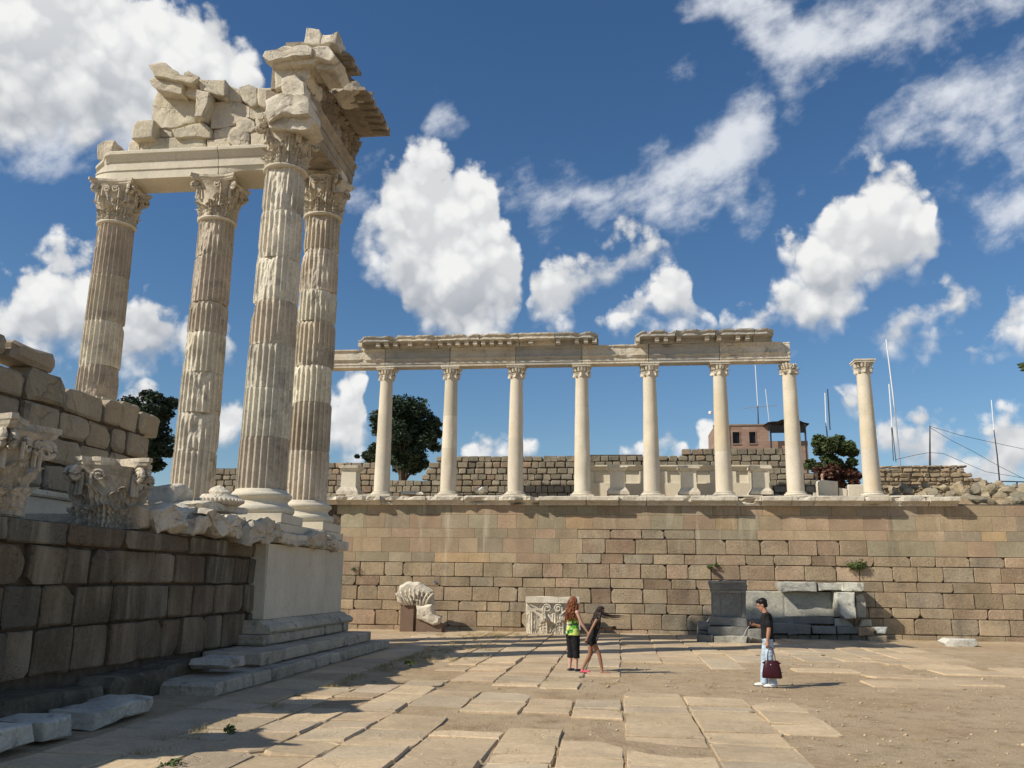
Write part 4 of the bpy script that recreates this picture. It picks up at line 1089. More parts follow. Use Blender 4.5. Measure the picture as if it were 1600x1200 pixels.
# ------------------------------------------------------------ pedestals and panelled wall between the columns
def pedestal(px, pyb, pyt, w, y, label, parts='full', lean=0):
    b = P(px, pyb, y=y); tp = P(px, pyt, y=y); h = tp.z - b.z
    t = root('marble_pedestal', (b.x, y + w * .5, b.z), label, 'pedestal', 'marble pedestals in the colonnade')
    hw = w / 2; vs_ = []
    foot = merge([box_v(-hw * 1.42, hw * 1.42, -hw * 1.42, hw * 1.42, 0, h * .11), extr4(hw * 1.38, hw * 1.05, h * .11, h * .24)])
    for v in foot[0]: v += Vector((nz(v, 3, px), nz(v, 3, px + 1), nz(v, 3, px + 2))) * .03
    part('foot', foot, 'marble', t)
    if parts == 'full':
        part('die', extr4(hw, hw * .97, h * .24, h * .80), 'marble_new', t)
        cpv = merge([extr4(hw * .98, hw * 1.3, h * .80, h * .91), box_v(-hw * 1.36, hw * 1.36, -hw * 1.36, hw * 1.36, h * .91, h)])
        for v in cpv[0]: v += Vector((nz(v, 3, px), nz(v, 3, px + 1), nz(v, 3, px + 2))) * .05
        part('cap', cpv, 'marble', t)
    return t
def extr4(a, b, z0, z1):
    vs = [Vector((sx * r, sy * r, z)) for r, z in ((a, z0), (b, z1)) for sy in (-1, 1) for sx in (-1, 1)]
    return vs, [(0, 2, 3, 1), (4, 5, 7, 6), (0, 1, 5, 4), (2, 6, 7, 3), (0, 4, 6, 2), (1, 3, 7, 5)]
pedestal(543, 773, 727, .70, 38.3, 'marble pedestal left of the leftmost slim column')
pedestal(645, 773, 750, .72, 38.3, 'low moulded pedestal foot between the two leftmost slim columns', 'foot')
pedestal(965, 773, 727, .66, 38.4, 'marble pedestal before the panelled wall, leftmost of the three there')
pedestal(1077, 773, 728, .66, 38.4, 'grey-faced marble pedestal with a broken cap, middle one before the panelled wall')
pedestal(1190, 773, 728, .68, 38.4, 'diagonally veined marble pedestal before the panelled wall, beside the brick lookout')
g = grow('rough_boulder', 'marble', P(751, 766, y=38.3), (.36, .3, .20), 8); tag(g, 'small rough white stone between second and third slim columns', 'stone')
pw = root('panelled_wall', (3, 40.3, 5.62), 'low cream marble wall with sunk panels behind the colonnade pedestals', 'wall')
def make_panels():
    for (pa, pb) in ((916, 1012), (1012, 1020), (1032, 1122), (1144, 1204)):
        xa, xb = P(pa, 770, y=39.6).x, P(pb, 770, y=39.6).x; zt = P((pa + pb) / 2, 727, y=39.6).z
        if pb - pa < 20: continue
        box('backing', xa, xb, 39.72, 40.1, 5.6, zt - .25, 'marble_new', pw)
        for (u0, u1) in ((0, .13), (.44, .60), (.87, 1.0)): box('pilaster', xa + (xb - xa) * u0, xa + (xb - xa) * u1, 39.62, 39.715, 5.6, zt - .26, 'marble_new', pw, .008)
        box('sunk_panel_sill', xa, xb, 39.60, 39.718, 5.6, 6.45, 'marble_new', pw, .01)
        vf = extr_v([(-.4, zt - .24), (.05, zt - .24), (.08, zt - .15), (.2, zt - .08), (.22, zt - .06), (.22, zt), (-.4, zt)], 'x', xa - .1, xb + .05, 8, lambda t, o, z: Vector((0, nz((t, o, z), 3, 2) * .01, 0)))
        part('cap_moulding', ([v + Vector((0, 39.7, 0)) - pw.location for v in vf[0]], vf[1]), 'marble_new', pw)
make_panels()

# ------------------------------------------------------------ grey rubble wall at the back of the terrace
rw = root('rubble_wall', (0, 42.2, 5.62), 'grey coursed stone wall with stepped broken top behind the colonnade', 'wall')
def make_back_wall():
    rg = random.Random(77); Y = 42.0
    prof = [(330, 728), (372, 727), (520, 724), (590, 720), (600, 720), (612, 752), (662, 752), (668, 735), (676, 724), (686, 713), (905, 711), (906, 706), (1004, 706), (1030, 711), (1064, 711), (1066, 704), (1088, 704), (1090, 697), (1228, 696), (1252, 700), (1254, 714), (1256, 734), (1278, 735), (1280, 752), (1300, 775)]
    pts = [(P(x, y, y=Y).x, P(x, y, y=Y).z) for x, y in prof]
    def top(x):
        for (a, b), (c, d) in zip(pts, pts[1:]):
            if a <= x <= c: return b + (d - b) * (x - a) / max(1e-6, c - a)
        return -1
    cells = []; z = 5.60
    while z < 8.6:
        h = rg.uniform(.27, .34); x = pts[0][0] - rg.uniform(0, .3)
        while x < pts[-1][0]:
            w = rg.uniform(.28, .58)
            if top(x + w / 2) > z + h * .55: cells.append((x, z, w, h))
            x += w
        z += h
    vis = sorted(cells, key=lambda c: -c[2] * c[3])
    vis = [c for c in vis if c[1] > 5.9]
    first = set(vis[:300])
    for c in first:
        x, z, w, h = c; u = rg.random()
        col = jit((.27, .235, .19) if u < .55 else (.235, .215, .185) if u < .85 else (.29, .225, .175), .15, rg)
        block('wall_stone', 'rubble', Vector((x, Y + rg.uniform(-.03, .03), z)), XA, ZA, -YA, w - rg.uniform(.015, .04), h - rg.uniform(.015, .035), .3, bev=rg.uniform(.02, .04), jitter=.02, parent=rw, color=col, rng=rg)
    VV = []
    for c in cells:
        if c in first: continue
        x, z, w, h = c; v, f = box_v(x, x + w - .03, Y + .01, Y + .3, z, z + h - .025)
        for q in v: q += Vector((rg.uniform(-.015, .015), rg.uniform(-.02, .02), rg.uniform(-.01, .01)))
        VV.append((v, f))
    V, Fc = merge(VV)
    o = part('wall_stones', ([v - rw.location for v in V], Fc), 'rubble', rw, color=(.26, .23, .19)); o['kind'] = 'stuff'
    cs = []
    for (a, b), (c, d) in zip(pts, pts[1:]):
        zt = min(b, d) - .12
        if c - a > .05 and zt > 5.7: cs.append(box_v(a, c, Y + .08, Y + .55, 5.5, zt))
    V, Fc = merge(cs); part('wall_core', ([v - rw.location for v in V], Fc), 'core', rw)
make_back_wall()
# ------------------------------------------------------------ brick lookout with awning on the hill behind
def brick_mat():
    m, h, b = new_mat('pink_brick'); nt = m.node_tree
    pos = h.n('ShaderNodeNewGeometry').outputs['Position']
    v = h.n('ShaderNodeCombineXYZ', {0: h.n('ShaderNodeSeparateXYZ', {0: pos}).outputs[0], 1: h.n('ShaderNodeSeparateXYZ', {0: pos}).outputs[2], 2: 0.0}).outputs[0]
    br = h.n('ShaderNodeTexBrick', {'Vector': v, 'Color1': (.27, .17, .13, 1), 'Color2': (.36, .25, .19, 1), 'Mortar': (.26, .19, .15, 1), 'Scale': 1.0, 'Mortar Size': .012, 'Brick Width': .45, 'Row Height': .2})
    nt.links.new(br.outputs[0], b.inputs['Base Color']); b.inputs['Roughness'].default_value = .9; return m
MT['brick'] = brick_mat()
MT['dark'] = plain_mat('dark_window_pane', (.012, .013, .015), .25)
MT['awning'] = plain_mat('black_awning_cloth', (.012, .012, .014), .9, 0, .3, 3)
MT['steel'] = plain_mat('galvanised_steel', (.45, .46, .48), .45, .5)
MT['white'] = plain_mat('white_paint', (.78, .78, .76), .5)
MT['darksteel'] = plain_mat('dark_steel', (.07, .07, .075), .5, .5)
MT['cable'] = plain_mat('cable', (.03, .03, .03), .6)
BY = 58.0
lk = root('brick_lookout', (P(1190, 700, y=BY).x, BY + 1.5, 9.0), 'pink brick lookout hut with two dark windows and black awning', 'building')
def make_lookout():
    Q = lambda x, y: P(x, y, y=BY)
    x0, x1, x2, x3 = Q(1117, 690).x, Q(1202, 690).x, Q(1232, 690).x, Q(1262, 690).x
    zt, zl, zb = Q(1170, 665).z, Q(1220, 689).z, 7.5
    w = [(Q(1145, 690).x, Q(1156, 690).x), (Q(1171, 690).x, Q(1181, 690).x)]; wz0, wz1 = Q(1160, 693).z, Q(1160, 675).z
    segs = [(x0, w[0][0], zb, zt), (w[0][1], w[1][0], zb, zt), (w[1][1], x1, zb, zt), (w[0][0], w[0][1], zb, wz0), (w[1][0], w[1][1], zb, wz0), (w[0][0], w[0][1], wz1, zt), (w[1][0], w[1][1], wz1, zt), (x1, x3, zb, zl)]
    V, Fc = merge([box_v(a, b, BY, BY + .4, c, d) for a, b, c, d in segs] + [box_v(x0, x0 + .4, BY + .401, BY + 4, zb, zt), box_v(x1 - .4, x1, BY + .401, BY + 4, zb, zt)])
    part('wall', ([v - lk.location for v in V], Fc), 'brick', lk)
    for a, b in w:
        pn = box('window', a, b, BY + .16, BY + .2, wz0, wz1, 'dark', lk)
        fr = merge([box_v(a - .05, a, BY - .03, BY + .1, wz0 - .05, wz1 + .05), box_v(b, b + .05, BY - .03, BY + .1, wz0 - .05, wz1 + .05), box_v(a, b, BY - .03, BY + .1, wz1, wz1 + .05), box_v(a - .06, b + .06, BY - .06, BY + .1, wz0 - .07, wz0)])
        me = fix(mesh('frame', fr[0], fr[1], 'brick')); add('frame', me, pn)
    box('coping', x0 - .05, x1 + .03, BY - .06, BY + .45, zt + .003, zt + .09, 'rubble', lk, color=(.30, .22, .17))
    # awning: a sagging dark cloth on posts
    n = 10; vs = []; fs = []; z0 = Q(1200, 668).z; z1 = Q(1230, 657).z
    xa, xb = Q(1192, 665).x, Q(1262, 665).x
    for s, dz in ((0, 0), (1, -.06)):
        for j in range(5):
            for i in range(n + 1):
                t = i / n; zz = z0 + (z1 - z0) * math.sin(t * math.pi * .8 + .25) + nz((t * 5, j, 0), 1) * .12 + dz
                vs.append(Vector((xa + (xb - xa) * t, BY - .5 + j * .9, zz)))
    m = n + 1; q = 5 * m
    for j in range(4):
        for i in range(n):
            a = j * m + i; fs += [(a, a + 1, a + m + 1, a + m), (q + a + m, q + a + m + 1, q + a + 1, q + a)]
    rim = list(range(m)) + [j * m + n for j in range(1, 5)] + [4 * m + i for i in range(n - 1, -1, -1)] + [j * m for j in range(3, 0, -1)]
    for a, b in zip(rim, rim[1:] + rim[:1]): fs.append((a, b, q + b, q + a))
    part('awning', ([v - lk.location for v in vs], fs), 'awning', lk)
    box('awning_front', xa + .35, xb - .3, BY - .52, BY - .48, z0 - .45, z0 + .05, 'awning', lk)
    for px in (1203, 1257):
        x = Q(px, 690).x; box('post', x - .05, x + .05, BY - .45, BY - .35, 8.2, z0 + .1, 'darksteel', lk)
make_lookout()
cc = P(1110, 645, y=BY - .3)
t = root('security_camera', cc, 'small white dome camera beside the sixth slim column', 'camera')
part('dome', lathe_v([(.01, -.13), (.10, -.09), (.13, 0), (.12, .08), (.03, .12)], 16), 'white', t, True); part('arm', box_v(.1, .75, -.04, .04, .05, .12), 'steel', t)
part('bracket', box_v(.68, .76, -.05, .05, -6.5, .2), 'steel', t)

def mast(nm, pts, y, rad, label, cat, mat, rungs=0, extra=None):
    """pts = pixels from foot to top"""
    w = [P(a, b, y=y) for a, b in pts]
    foot = w[0].copy(); foot.z = min(foot.z, 5.7) if y < 46 else foot.z - 2.5
    t = root(nm, foot, label, cat)
    r = [rad * (1 - .45 * i / max(1, len(w) - 1)) for i in range(len(w))]
    part('pole', tube_v([Vector((0, 0, 0))] + [p - foot for p in w], [rad] + r, 8), mat, t)
    for (a, b, rr, m2, nm2) in (extra or []):
        A, B = P(*a, y=y) - foot, P(*b, y=y) - foot; part(nm2, tube_v([A, B], rr, 6), m2, t)
    return t
mast('yagi_antenna', [(1185, 664), (1184, 634)], 59, .05, 'cross-shaped antenna on a thin mast above the brick lookout', 'antenna', 'darksteel', extra=[((1184, 634), (1180, 570), .025, 'white', 'whip'), ((1162, 638), (1215, 633), .02, 'steel', 'cross_bar'), ((1202, 660), (1196, 608), .02, 'white', 'whip'), ((1174, 640), (1195, 631), .015, 'steel', 'cross_bar')])
mast('antenna_mast', [(1292, 675), (1290, 660)], 62, .05, 'pair of short whip antennas above the green bush', 'antenna', 'darksteel', extra=[((1291, 668), (1289, 614), .035, 'white', 'whip'), ((1297, 672), (1293, 608), .04, 'darksteel', 'lattice')])
mast('antenna_mast', [(1406, 724), (1403, 690), (1397, 630), (1390, 570)], 47, .045, 'tall white antenna mast beside the lone right column', 'antenna', 'steel', extra=[((1398, 640), (1384.5, 530), .03, 'white', 'whip'), ((1394, 668), (1389, 600), .03, 'white', 'whip'), ((1400, 722), (1394, 668), .02, 'darksteel', 'stay'), ((1396, 720), (1393, 668), .02, 'darksteel', 'stay')])
mast('steel_post', [(1453, 724), (1453, 665)], 44.5, .05, 'dark upright post carrying cables on the rubble mound', 'post', 'darksteel')
mast('antenna_mast', [(1563, 765), (1558, 710), (1553, 672)], 44.5, .04, 'slanted thin mast near the right picture edge', 'antenna', 'darksteel', extra=[((1553, 672), (1549, 625), .022, 'white', 'whip')])
def cable(pts, y, label):
    w = [P(a, b, y=y) for a, b in pts]; o = part('overhead_cable', tube_v([p - w[0] for p in w], .011, 5), 'cable', None); o.location = w[0]; tag(o, label, 'cable', 'cables over the rubble mound')
cable([(1453, 666), (1500, 680), (1540, 689), (1620, 706)], 44.6, 'uppermost sagging cable running right from the dark post')
cable([(1453, 668), (1490, 690), (1520, 705), (1562, 729), (1600, 748)], 44.7, 'middle cable slanting down right past the slanted mast')
cable([(1400, 718), (1430, 711), (1453, 707), (1475, 709), (1500, 720), (1540, 737), (1600, 747)], 44.8, 'lowest cable bowing over the rubble mound')
def fence():
    y = 43.5; t = root('pipe_railing', P(1580, 775, y=y), 'thin dark pipe railing at the right picture edge', 'railing')
    for (a, b) in (((1563, 752), (1640, 754)), ((1563, 765), (1640, 768))): part('rail', tube_v([P(*a, y=y) - t.location, P(*b, y=y) - t.location], .03, 6), 'darksteel', t)
    for px in (1565, 1589, 1615): part('post', tube_v([P(px, 785, y=y) - t.location, P(px, 752, y=y) - t.location], .035, 6), 'darksteel', t)
fence()

# ------------------------------------------------------------ rubble mound and boulders at the right
rm = root('ruined_rubble_wall', (14.3, 43, 5.62), 'crumbling wall of small tan stones on the mound at the right', 'wall')
def make_mound():
    rg = random.Random(88); Y = 42.6
    prof = [(1370, 740), (1380, 728), (1400, 726), (1440, 725), (1500, 726), (1510, 732), (1520, 742), (1532, 752), (1545, 752), (1562, 755), (1572, 764), (1580, 775)]
    pts = [(P(x, y, y=Y).x, P(x, y, y=Y).z) for x, y in prof]
    def top(x):
        for (a, b), (c, d) in zip(pts, pts[1:]):
            if a <= x <= c: return b + (d - b) * (x - a) / max(1e-6, c - a)
        return -1
    z = 5.6; n = 0
    while z < 7.7:
        h = rg.uniform(.14, .24); x = pts[0][0] - rg.uniform(0, .3)
        while x < pts[-1][0]:
            w = rg.uniform(.2, .55)
            if top(x + w / 2) > z + h * .4:
                s = block('wall_stone', 'boulder', Vector((x, Y + rg.uniform(-.08, .08), z)), XA, ZA, -YA, w - .02, h - .01, .4, bev=.035, jitter=.04, parent=rm, color=jit((.36, .29, .215), .2, rg), rng=rg, big=.05)
                s.rotation_euler = (0, rg.uniform(-.06, .06), 0); n += 1
            x += w
        z += h
    cs = []
    for (a, b), (c, d) in zip(pts, pts[1:]):
        zt = min(b, d) - .15
        if zt > 5.7: cs.append(box_v(a, c, Y + .12, Y + 1.6, 5.5, zt))
    V, Fc = merge(cs); part('rubble_core', ([v - rm.location for v in V], Fc), 'ground', rm)
    # boulders along the edge
    spots = [(1402, 778, .30, .26), (1420, 770, .26, .2), (1440, 776, .3, .2), (1458, 772, .28, .24), (1474, 762, .22, .18), (1496, 764, .42, .36), (1527, 765, .34, .32), (1548, 768, .44, .34), (1575, 770, .5, .3),
             (1468, 782, .28, .24), (1480, 786, .24, .2), (1500, 784, .2, .16), (1520, 782, .55, .24), (1545, 786, .3, .2), (1565, 787, .3, .16), (1588, 784, .36, .2), (1456, 784, .3, .18), (1432, 780, .34, .16), (1410, 762, .24, .2), (1394, 766, .2, .2), (1388, 780, .2, .14),
             (1485, 772, .24, .2), (1511, 776, .18, .14), (1600, 772, .4, .26), (1430, 762, .2, .15), (1448, 760, .22, .15), (1560, 758, .2, .18), (1585, 762, .22, .16), (1540, 776, .3, .24), (1560, 778, .36, .26), (1590, 776, .42, .3), (1612, 782, .5, .34), (1508, 770, .28, .22), (1575, 782, .24, .2), (1535, 758, .3, .22), (1600, 764, .36, .26), (1630, 770, .5, .4), (1465, 772, .2, .18), (1450, 768, .26, .2), (1425, 784, .22, .14), (1490, 790, .2, .14), (1535, 791, .22, .14)]
    for i, (px, py, a, b) in enumerate(spots):
        y = 37.65 + (790 - py) * .05; p = P(px, py, y=y)
        o = grow('boulder', 'boulder', p, (a * 1.2, a * .9, b * 1.1), 100 + i, color=jit((.36, .305, .225) if i % 3 else (.29, .26, .21), .2, rg), rotz=rg.uniform(0, 3))
        tag(o, 'grey lichened boulder in the heap right of the lone column', 'boulder', 'boulders heaped right of the lone column')
    # earth that carries them
    vs = []; fs = []; nx, ny = 40, 12
    for j in range(ny + 1):
        for i in range(nx + 1):
            x = 11.5 + 16 * i / nx; y = 37.4 + 8 * j / ny
            vs.append((x, y, 5.0 + min(.9, j * .15) + nz((x, y, 0), .8) * .18))
    m = nx + 1
    for j in range(ny):
        for i in range(nx): a = j * m + i; fs.append((a, a + 1, a + m + 1, a + m))
    o = add('earth_bank', mesh('earth_bank', vs, fs, 'ground', True)); o['kind'] = 'structure'
make_mound()
def end_blocks():
    y = 38.6
    for nm, pts, dep, lab in (('marble_block', [(1279, 752), (1283, 750), (1309, 752), (1310, 779), (1281, 780)], .7, 'upright white block hiding the seated visitor'),
                         ('marble_block', [(1325, 757), (1350, 757), (1352, 778), (1325, 779)], .6, 'low white block just left of the lone column'),
                         ('marble_block', [(1311, 762), (1324, 764), (1324, 779), (1311, 779)], .5, 'small shaded block between the two white ones by the lone column')):
        o = prism(nm, 'marble_new', [P(*p, y=y) for p in pts], Vector((0, dep, 0)), bev=.02, rgh=.01); tag(o, lab, 'marble block', 'white blocks near the lone column')
end_blocks()

# ------------------------------------------------------------ exedra: marble bench with pedestal before the retaining wall
ex = root('marble_exedra', (6.5, 34.5, 0), 'grey ruined marble bench with tall pedestal against the back wall', 'bench')
def make_exedra():
    K3b = lambda cx, cy: (1085 + .1 * cx, 900 + .1 * cy); K4b = lambda cx, cy: (1230 + .10625 * cx, 895 + .10625 * cy)
    G = (.22, .215, .20); GL = (.44, .42, .36)
    def pr(nm, K, pts, y, dep, col=G, rgh=.02, bev=.03): return prism(nm, 'marble_grey', [P(*K(*p), y=y) for p in pts], Vector((0, dep, 0)), ex, bev=bev, rgh=rgh, rs=2.4, color=jit(col, .06))
    y = 33.0
    pr('pedestal_cap', K3b, [(245, 80), (800, 78), (832, 165), (800, 222), (290, 226), (258, 150)], y - .08, 1.1, rgh=.03)
    pr('pedestal_shaft', K3b, [(290, 228), (800, 228), (800, 668), (290, 640)], y + .05, .9)
    pr('pedestal_foot', K3b, [(290, 630), (810, 665), (835, 792), (490, 778), (215, 745)], y - .1, 1.2, rgh=.03)
    pr('pedestal_moulding', K3b, [(275, 222), (812, 222), (806, 262), (285, 262)], y - .02, 1.0, rgh=.015, bev=.02)
    pr('pedestal_moulding', K3b, [(255, 75), (795, 72), (800, 105), (250, 108)], y - .12, 1.15, (.30, .29, .265), rgh=.03)
    pr('corner_pilaster', K3b, [(286, 262), (400, 262), (400, 640), (286, 636)], y - .0, .5, rgh=.01, bev=.015)
    pr('corner_pilaster', K3b, [(740, 262), (806, 262), (806, 664), (740, 660)], y - .0, .5, rgh=.01, bev=.015)
    pr('step_block', K3b, [(215, 788), (835, 798), (835, 932), (290, 932), (215, 905)], y - .35, 1.5)
    pr('step_block', K3b, [(68, 710), (213, 720), (213, 850), (72, 842)], y - .1, .8, rgh=.03)
    pr('step_block', K3b, [(62, 855), (213, 860), (213, 915), (60, 915)], y - .2, .8, rgh=.03)
    pr('step_block', K3b, [(58, 918), (298, 930), (290, 1075), (72, 1062)], y - .6, 1.0, rgh=.03)
    pr('step_block', K3b, [(302, 938), (835, 940), (812, 1078), (302, 1078)], y - .6, 1.0, GL)
    pr('step_block', K3b, [(845, 832), (1050, 830), (1050, 1000), (985, 1000), (900, 985), (830, 1062)], y - .5, .8, rgh=.03)
    yb = 36.45
    pr('back_panel', K3b, [(770, 228), (1410, 236), (1412, 680), (770, 680)], yb, .5, GL, .008)
    pr('back_panel', K4b, [(-45, 282), (655, 280), (682, 642), (-45, 645)], yb, .5, GL, .008)
    pr('pilaster', K4b, [(662, 268), (742, 268), (765, 652), (688, 652)], yb - .12, .5, GL, .01)
    pr('back_foot', K3b, [(790, 682), (1560, 640), (1560, 760), (790, 790)], yb - .25, .7)
    pr('back_foot', K4b, [(10, 645), (690, 645), (692, 752), (10, 752)], yb - .25, .7)
    pr('back_foot', K4b, [(700, 672), (850, 668), (990, 790), (705, 790)], yb - .3, .6, GL, .03)
    pr('armrest', K4b, [(735, 285), (990, 292), (1016, 670), (872, 682), (790, 600), (745, 400)], 35.5, 1.0, (.58, .56, .5), .03)
    pr('armrest', K4b, [(1010, 330), (1110, 300), (1165, 460), (1160, 660), (1035, 660)], 36.2, .6, GL, .03)
    KP = lambda a, b: (a, b)
    pr('cap_slab', KP, [(1215, 909), (1276, 909), (1277, 924), (1222, 925), (1216, 917)], 36.0, .9, (.47, .455, .40), .03)
    pr('cap_slab', KP, [(1277, 911), (1316, 911), (1318, 922), (1280, 923)], 36.05, .9, (.47, .455, .40), .03)
    pr('cap_slab', KP, [(1316, 910), (1350, 911), (1352, 922), (1345, 924), (1317, 923)], 35.9, 1.0, (.54, .51, .445), .04)
    ys = 35.35
    pr('seat_slab', K3b, [(1060, 745), (1560, 745), (1560, 900), (1060, 900)], ys, 1.1)
    pr('seat_slab', K4b, [(12, 752), (350, 760), (350, 902), (12, 910)], ys, 1.1)
    pr('seat_slab', K4b, [(358, 785), (722, 792), (720, 905), (380, 892)], ys + .06, 1.0)
    pr('seat_slab', K4b, [(730, 792), (1042, 802), (1040, 892), (742, 902)], ys + .03, 1.0)
    x = -200
    for w in (210, 150, 180, 140, 260, 190, 225):
        pr('bench_foot_block', K4b, [(x, 912), (x + w - 8, 912), (x + w - 8, 1012), (x, 1014)], ys + .3, .8, (.25, .22, .19)); x += w
    pr('bench_foot_block', K4b, [(960, 915), (1170, 930), (1172, 1020), (960, 1014)], ys + .25, .8, (.30, .25, .2))
    for nm, pts, yy, col, lab in (('stone_block', [(1040, 802), (1280, 806), (1275, 922), (1060, 926)], 35.4, (.36, .26, .18), 'brown squared stone at the right end of the marble bench'),
                                 ('marble_fragment', [(1282, 806), (1470, 800), (1452, 906), (1332, 896)], 35.4, (.50, .52, .5), 'blue-grey marble fragment outermost at the bench end'),
                                 ('stone_block', [(1100, 690), (1240, 690), (1245, 792), (1070, 792)], 36.0, (.46, .42, .36), 'pale rounded stone above the brown one by the bench'),
                                 ('stone_block', [(1200, 940), (1470, 934), (1472, 1032), (1210, 1028)], 35.2, (.37, .31, .24), 'flat low stone on the ground at the bench end')):
        o = prism(nm, 'marble_grey' if 'marble' in nm else 'ashlar_rough', [P(*K4b(*p), y=yy) for p in pts], Vector((0, .55, 0)), bev=.03, rgh=.03, color=col); tag(o, lab, 'stone block')
make_exedra()
o = prism('moulded_slab', 'marble_grey', [P(*p, y=33.4) for p in ((1474, 1004), (1482, 998), (1526, 999), (1530, 1008), (1522, 1012), (1480, 1012))], Vector((0, .7, 0)), bev=.05, rgh=.03, color=(.58, .56, .5)); tag(o, 'flat moulded marble slab lying on the dirt at the right', 'marble slab')

# marble pieces on brown stands
MT['stand'] = plain_mat('brown_painted_metal', (.185, .125, .088), .6, 0, .08, 5)
def stand(px0, px1, y, ztop, label, shape):
    a, b = P(px0, 985, y=y).x, P(px1, 985, y=y).x
    t = root('display_stand', ((a + b) / 2, y + .3, 0), label, 'stand', 'brown metal display stands')
    w = (b - a) / 2
    if shape == 'box': part('plinth', box_v(-w, w, -.3, .3, 0, ztop), 'stand', t)
    else:
        vs = [Vector((x, yy, z)) for yy in (-.35, .35) for x, z in ((-w, 0), (w, 0), (w, ztop * .55), (-w * .25, ztop), (-w, ztop))]
        part('plinth', (vs, [(0, 1, 2, 3, 4), (9, 8, 7, 6, 5), (0, 5, 6, 1), (1, 6, 7, 2), (2, 7, 8, 3), (3, 8, 9, 4), (4, 9, 5, 0)]), 'stand', t)
    part('top_plate', box_v(-w - .02, w * .6, -.33, .33, ztop + .002, ztop + .03), 'stand', t)
stand(624.5, 645, 35.6, 1.05, 'plain brown metal stand under the fan-shaped marble fragment', 'box')
stand(650, 690, 35.5, .55, 'slant-topped brown metal stand under the lower marble fragment', 'slant')
def acanthus_piece():
    c = P(648, 929, y=35.75); t = root('acanthus_fragment', (c.x, 35.8, 1.08), 'fan-shaped white acanthus fragment on the taller brown stand', 'marble fragment')
    core = prism('core', 'marble', [P(*p, y=35.6) for p in ((621, 940), (619, 928), (624, 916), (634, 909), (655, 910), (670, 917), (677, 924), (678, 944), (664, 947), (630, 946))], Vector((0, .55, 0)), t, bev=.12, rgh=.05, rs=3, taper=.8)
    for k in range(9):
        u = -1 + 2 * k / 8; base = P(648 + u * 16, 945, y=35.56); top = P(648 + u * 29, 917 + abs(u) * 10, y=35.5)
        mid = base.lerp(top, .55) + Vector((0, -.10, .02))
        part('rib', tube_v([p - t.location for p in (base, base.lerp(mid, .5) + Vector((0, -.05, 0)), mid, top.lerp(mid, .35) + Vector((0, -.05, 0)), top)], [.05, .05, .045, .055, .03], 6), 'marble', t, True)
acanthus_piece()
o = prism('carved_fragment', 'marble', [P(*p, y=35.3) for p in ((650, 947), (674, 946), (677, 960), (688, 965), (686, 975), (676, 978), (662, 971), (651, 966))], Vector((0, .6, 0)), bev=.07, rgh=.06, rs=3); tag(o, 'angular white marble fragment on the slanted brown stand', 'marble fragment')
def flat_capital():
    y = 35.6; a, b = P(821, 985, y=y).x, P(906, 985, y=y).x; w = b - a; zt = P(860, 932, y=y).z
    t = root('pilaster_capital', (a + w / 2, y + .4, 0), 'square white capital with curling volutes standing on the ground by the wall', 'capital')
    Y0 = y - t.location.y; X0 = -w / 2
    cr = prism('core', 'marble', [Vector((a + u * w, y + .08, z)) for u, z in ((.02, .05), (.2, 0), (.95, 0), (.98, zt * .6), (1, zt - .02), (.02, zt), (0, zt * .6))], Vector((0, .7, 0)), t, bev=.04, rgh=.04, rs=2.2)
    part('top_slab', ([v + Vector((0, 0, nz(v, 3, 1) * .02)) for v in box_v(X0, X0 + w, Y0 - .06, Y0 + .3, zt - .25, zt - .02)[0]], box_v(0, 1, 0, 1, 0, 1)[1]), 'marble', t)
    for (u, s) in ((.40, 1), (.60, -1)):
        M = Matrix.Rotation(0, 3, 'Z') @ Matrix.Scale(s, 3, Vector((1, 0, 0)))
        vv, ff = spiral_v(.17, 1.5, .035); part('volute', ([Vector((X0 + u * w + s * v.x, Y0 + v.y - .02, zt - .46 + v.z)) for v in vv], ff), 'marble', t, True)
    for s, u in ((1, .22), (-1, .80)):
        pts = [Vector((X0 + (u + s * (.16 - .3 * q * q)) * w, Y0 - .02 - .05 * q, zt * .42 + q * (zt * .36))) for q in [i / 8 for i in range(9)]]
        part('cauliculus', tube_v(pts, [.05 - .003 * i for i in range(9)], 6), 'marble', t, True)
    for u in (.40, .70):
        lv, lf = leaf_v(zt * .42, w * .27, .22, int(u * 10), nu=12, nv=10)
        part('leaf', ([Vector((X0 + u * w + v.y, Y0 - v.x * .9 + .02, v.z + .02)) for v in lv], lf), 'marble', t, True)
    for u in (.12, .55, .9):
        lv, lf = leaf_v(zt * .66, w * .22, .16, int(u * 10) + 3, nu=10, nv=9)
        part('leaf', ([Vector((X0 + u * w + v.y, Y0 - v.x * .6 + .06, v.z + .02)) for v in lv], lf), 'marble', t, True)
flat_capital()
# blue painted dot on the wall
bl = plain_mat('blue_paint', (.10, .13, .24), .8)
p = P(680.5, 909.5, y=WY - .035); dv, df = lathe_v([(.055, 0), (.055, .004)], 18)
part('paint_mark', ([Vector((p.x + v.x, p.y - v.z, p.z + v.y)) - tw.location for v in dv], df), bl, tw)
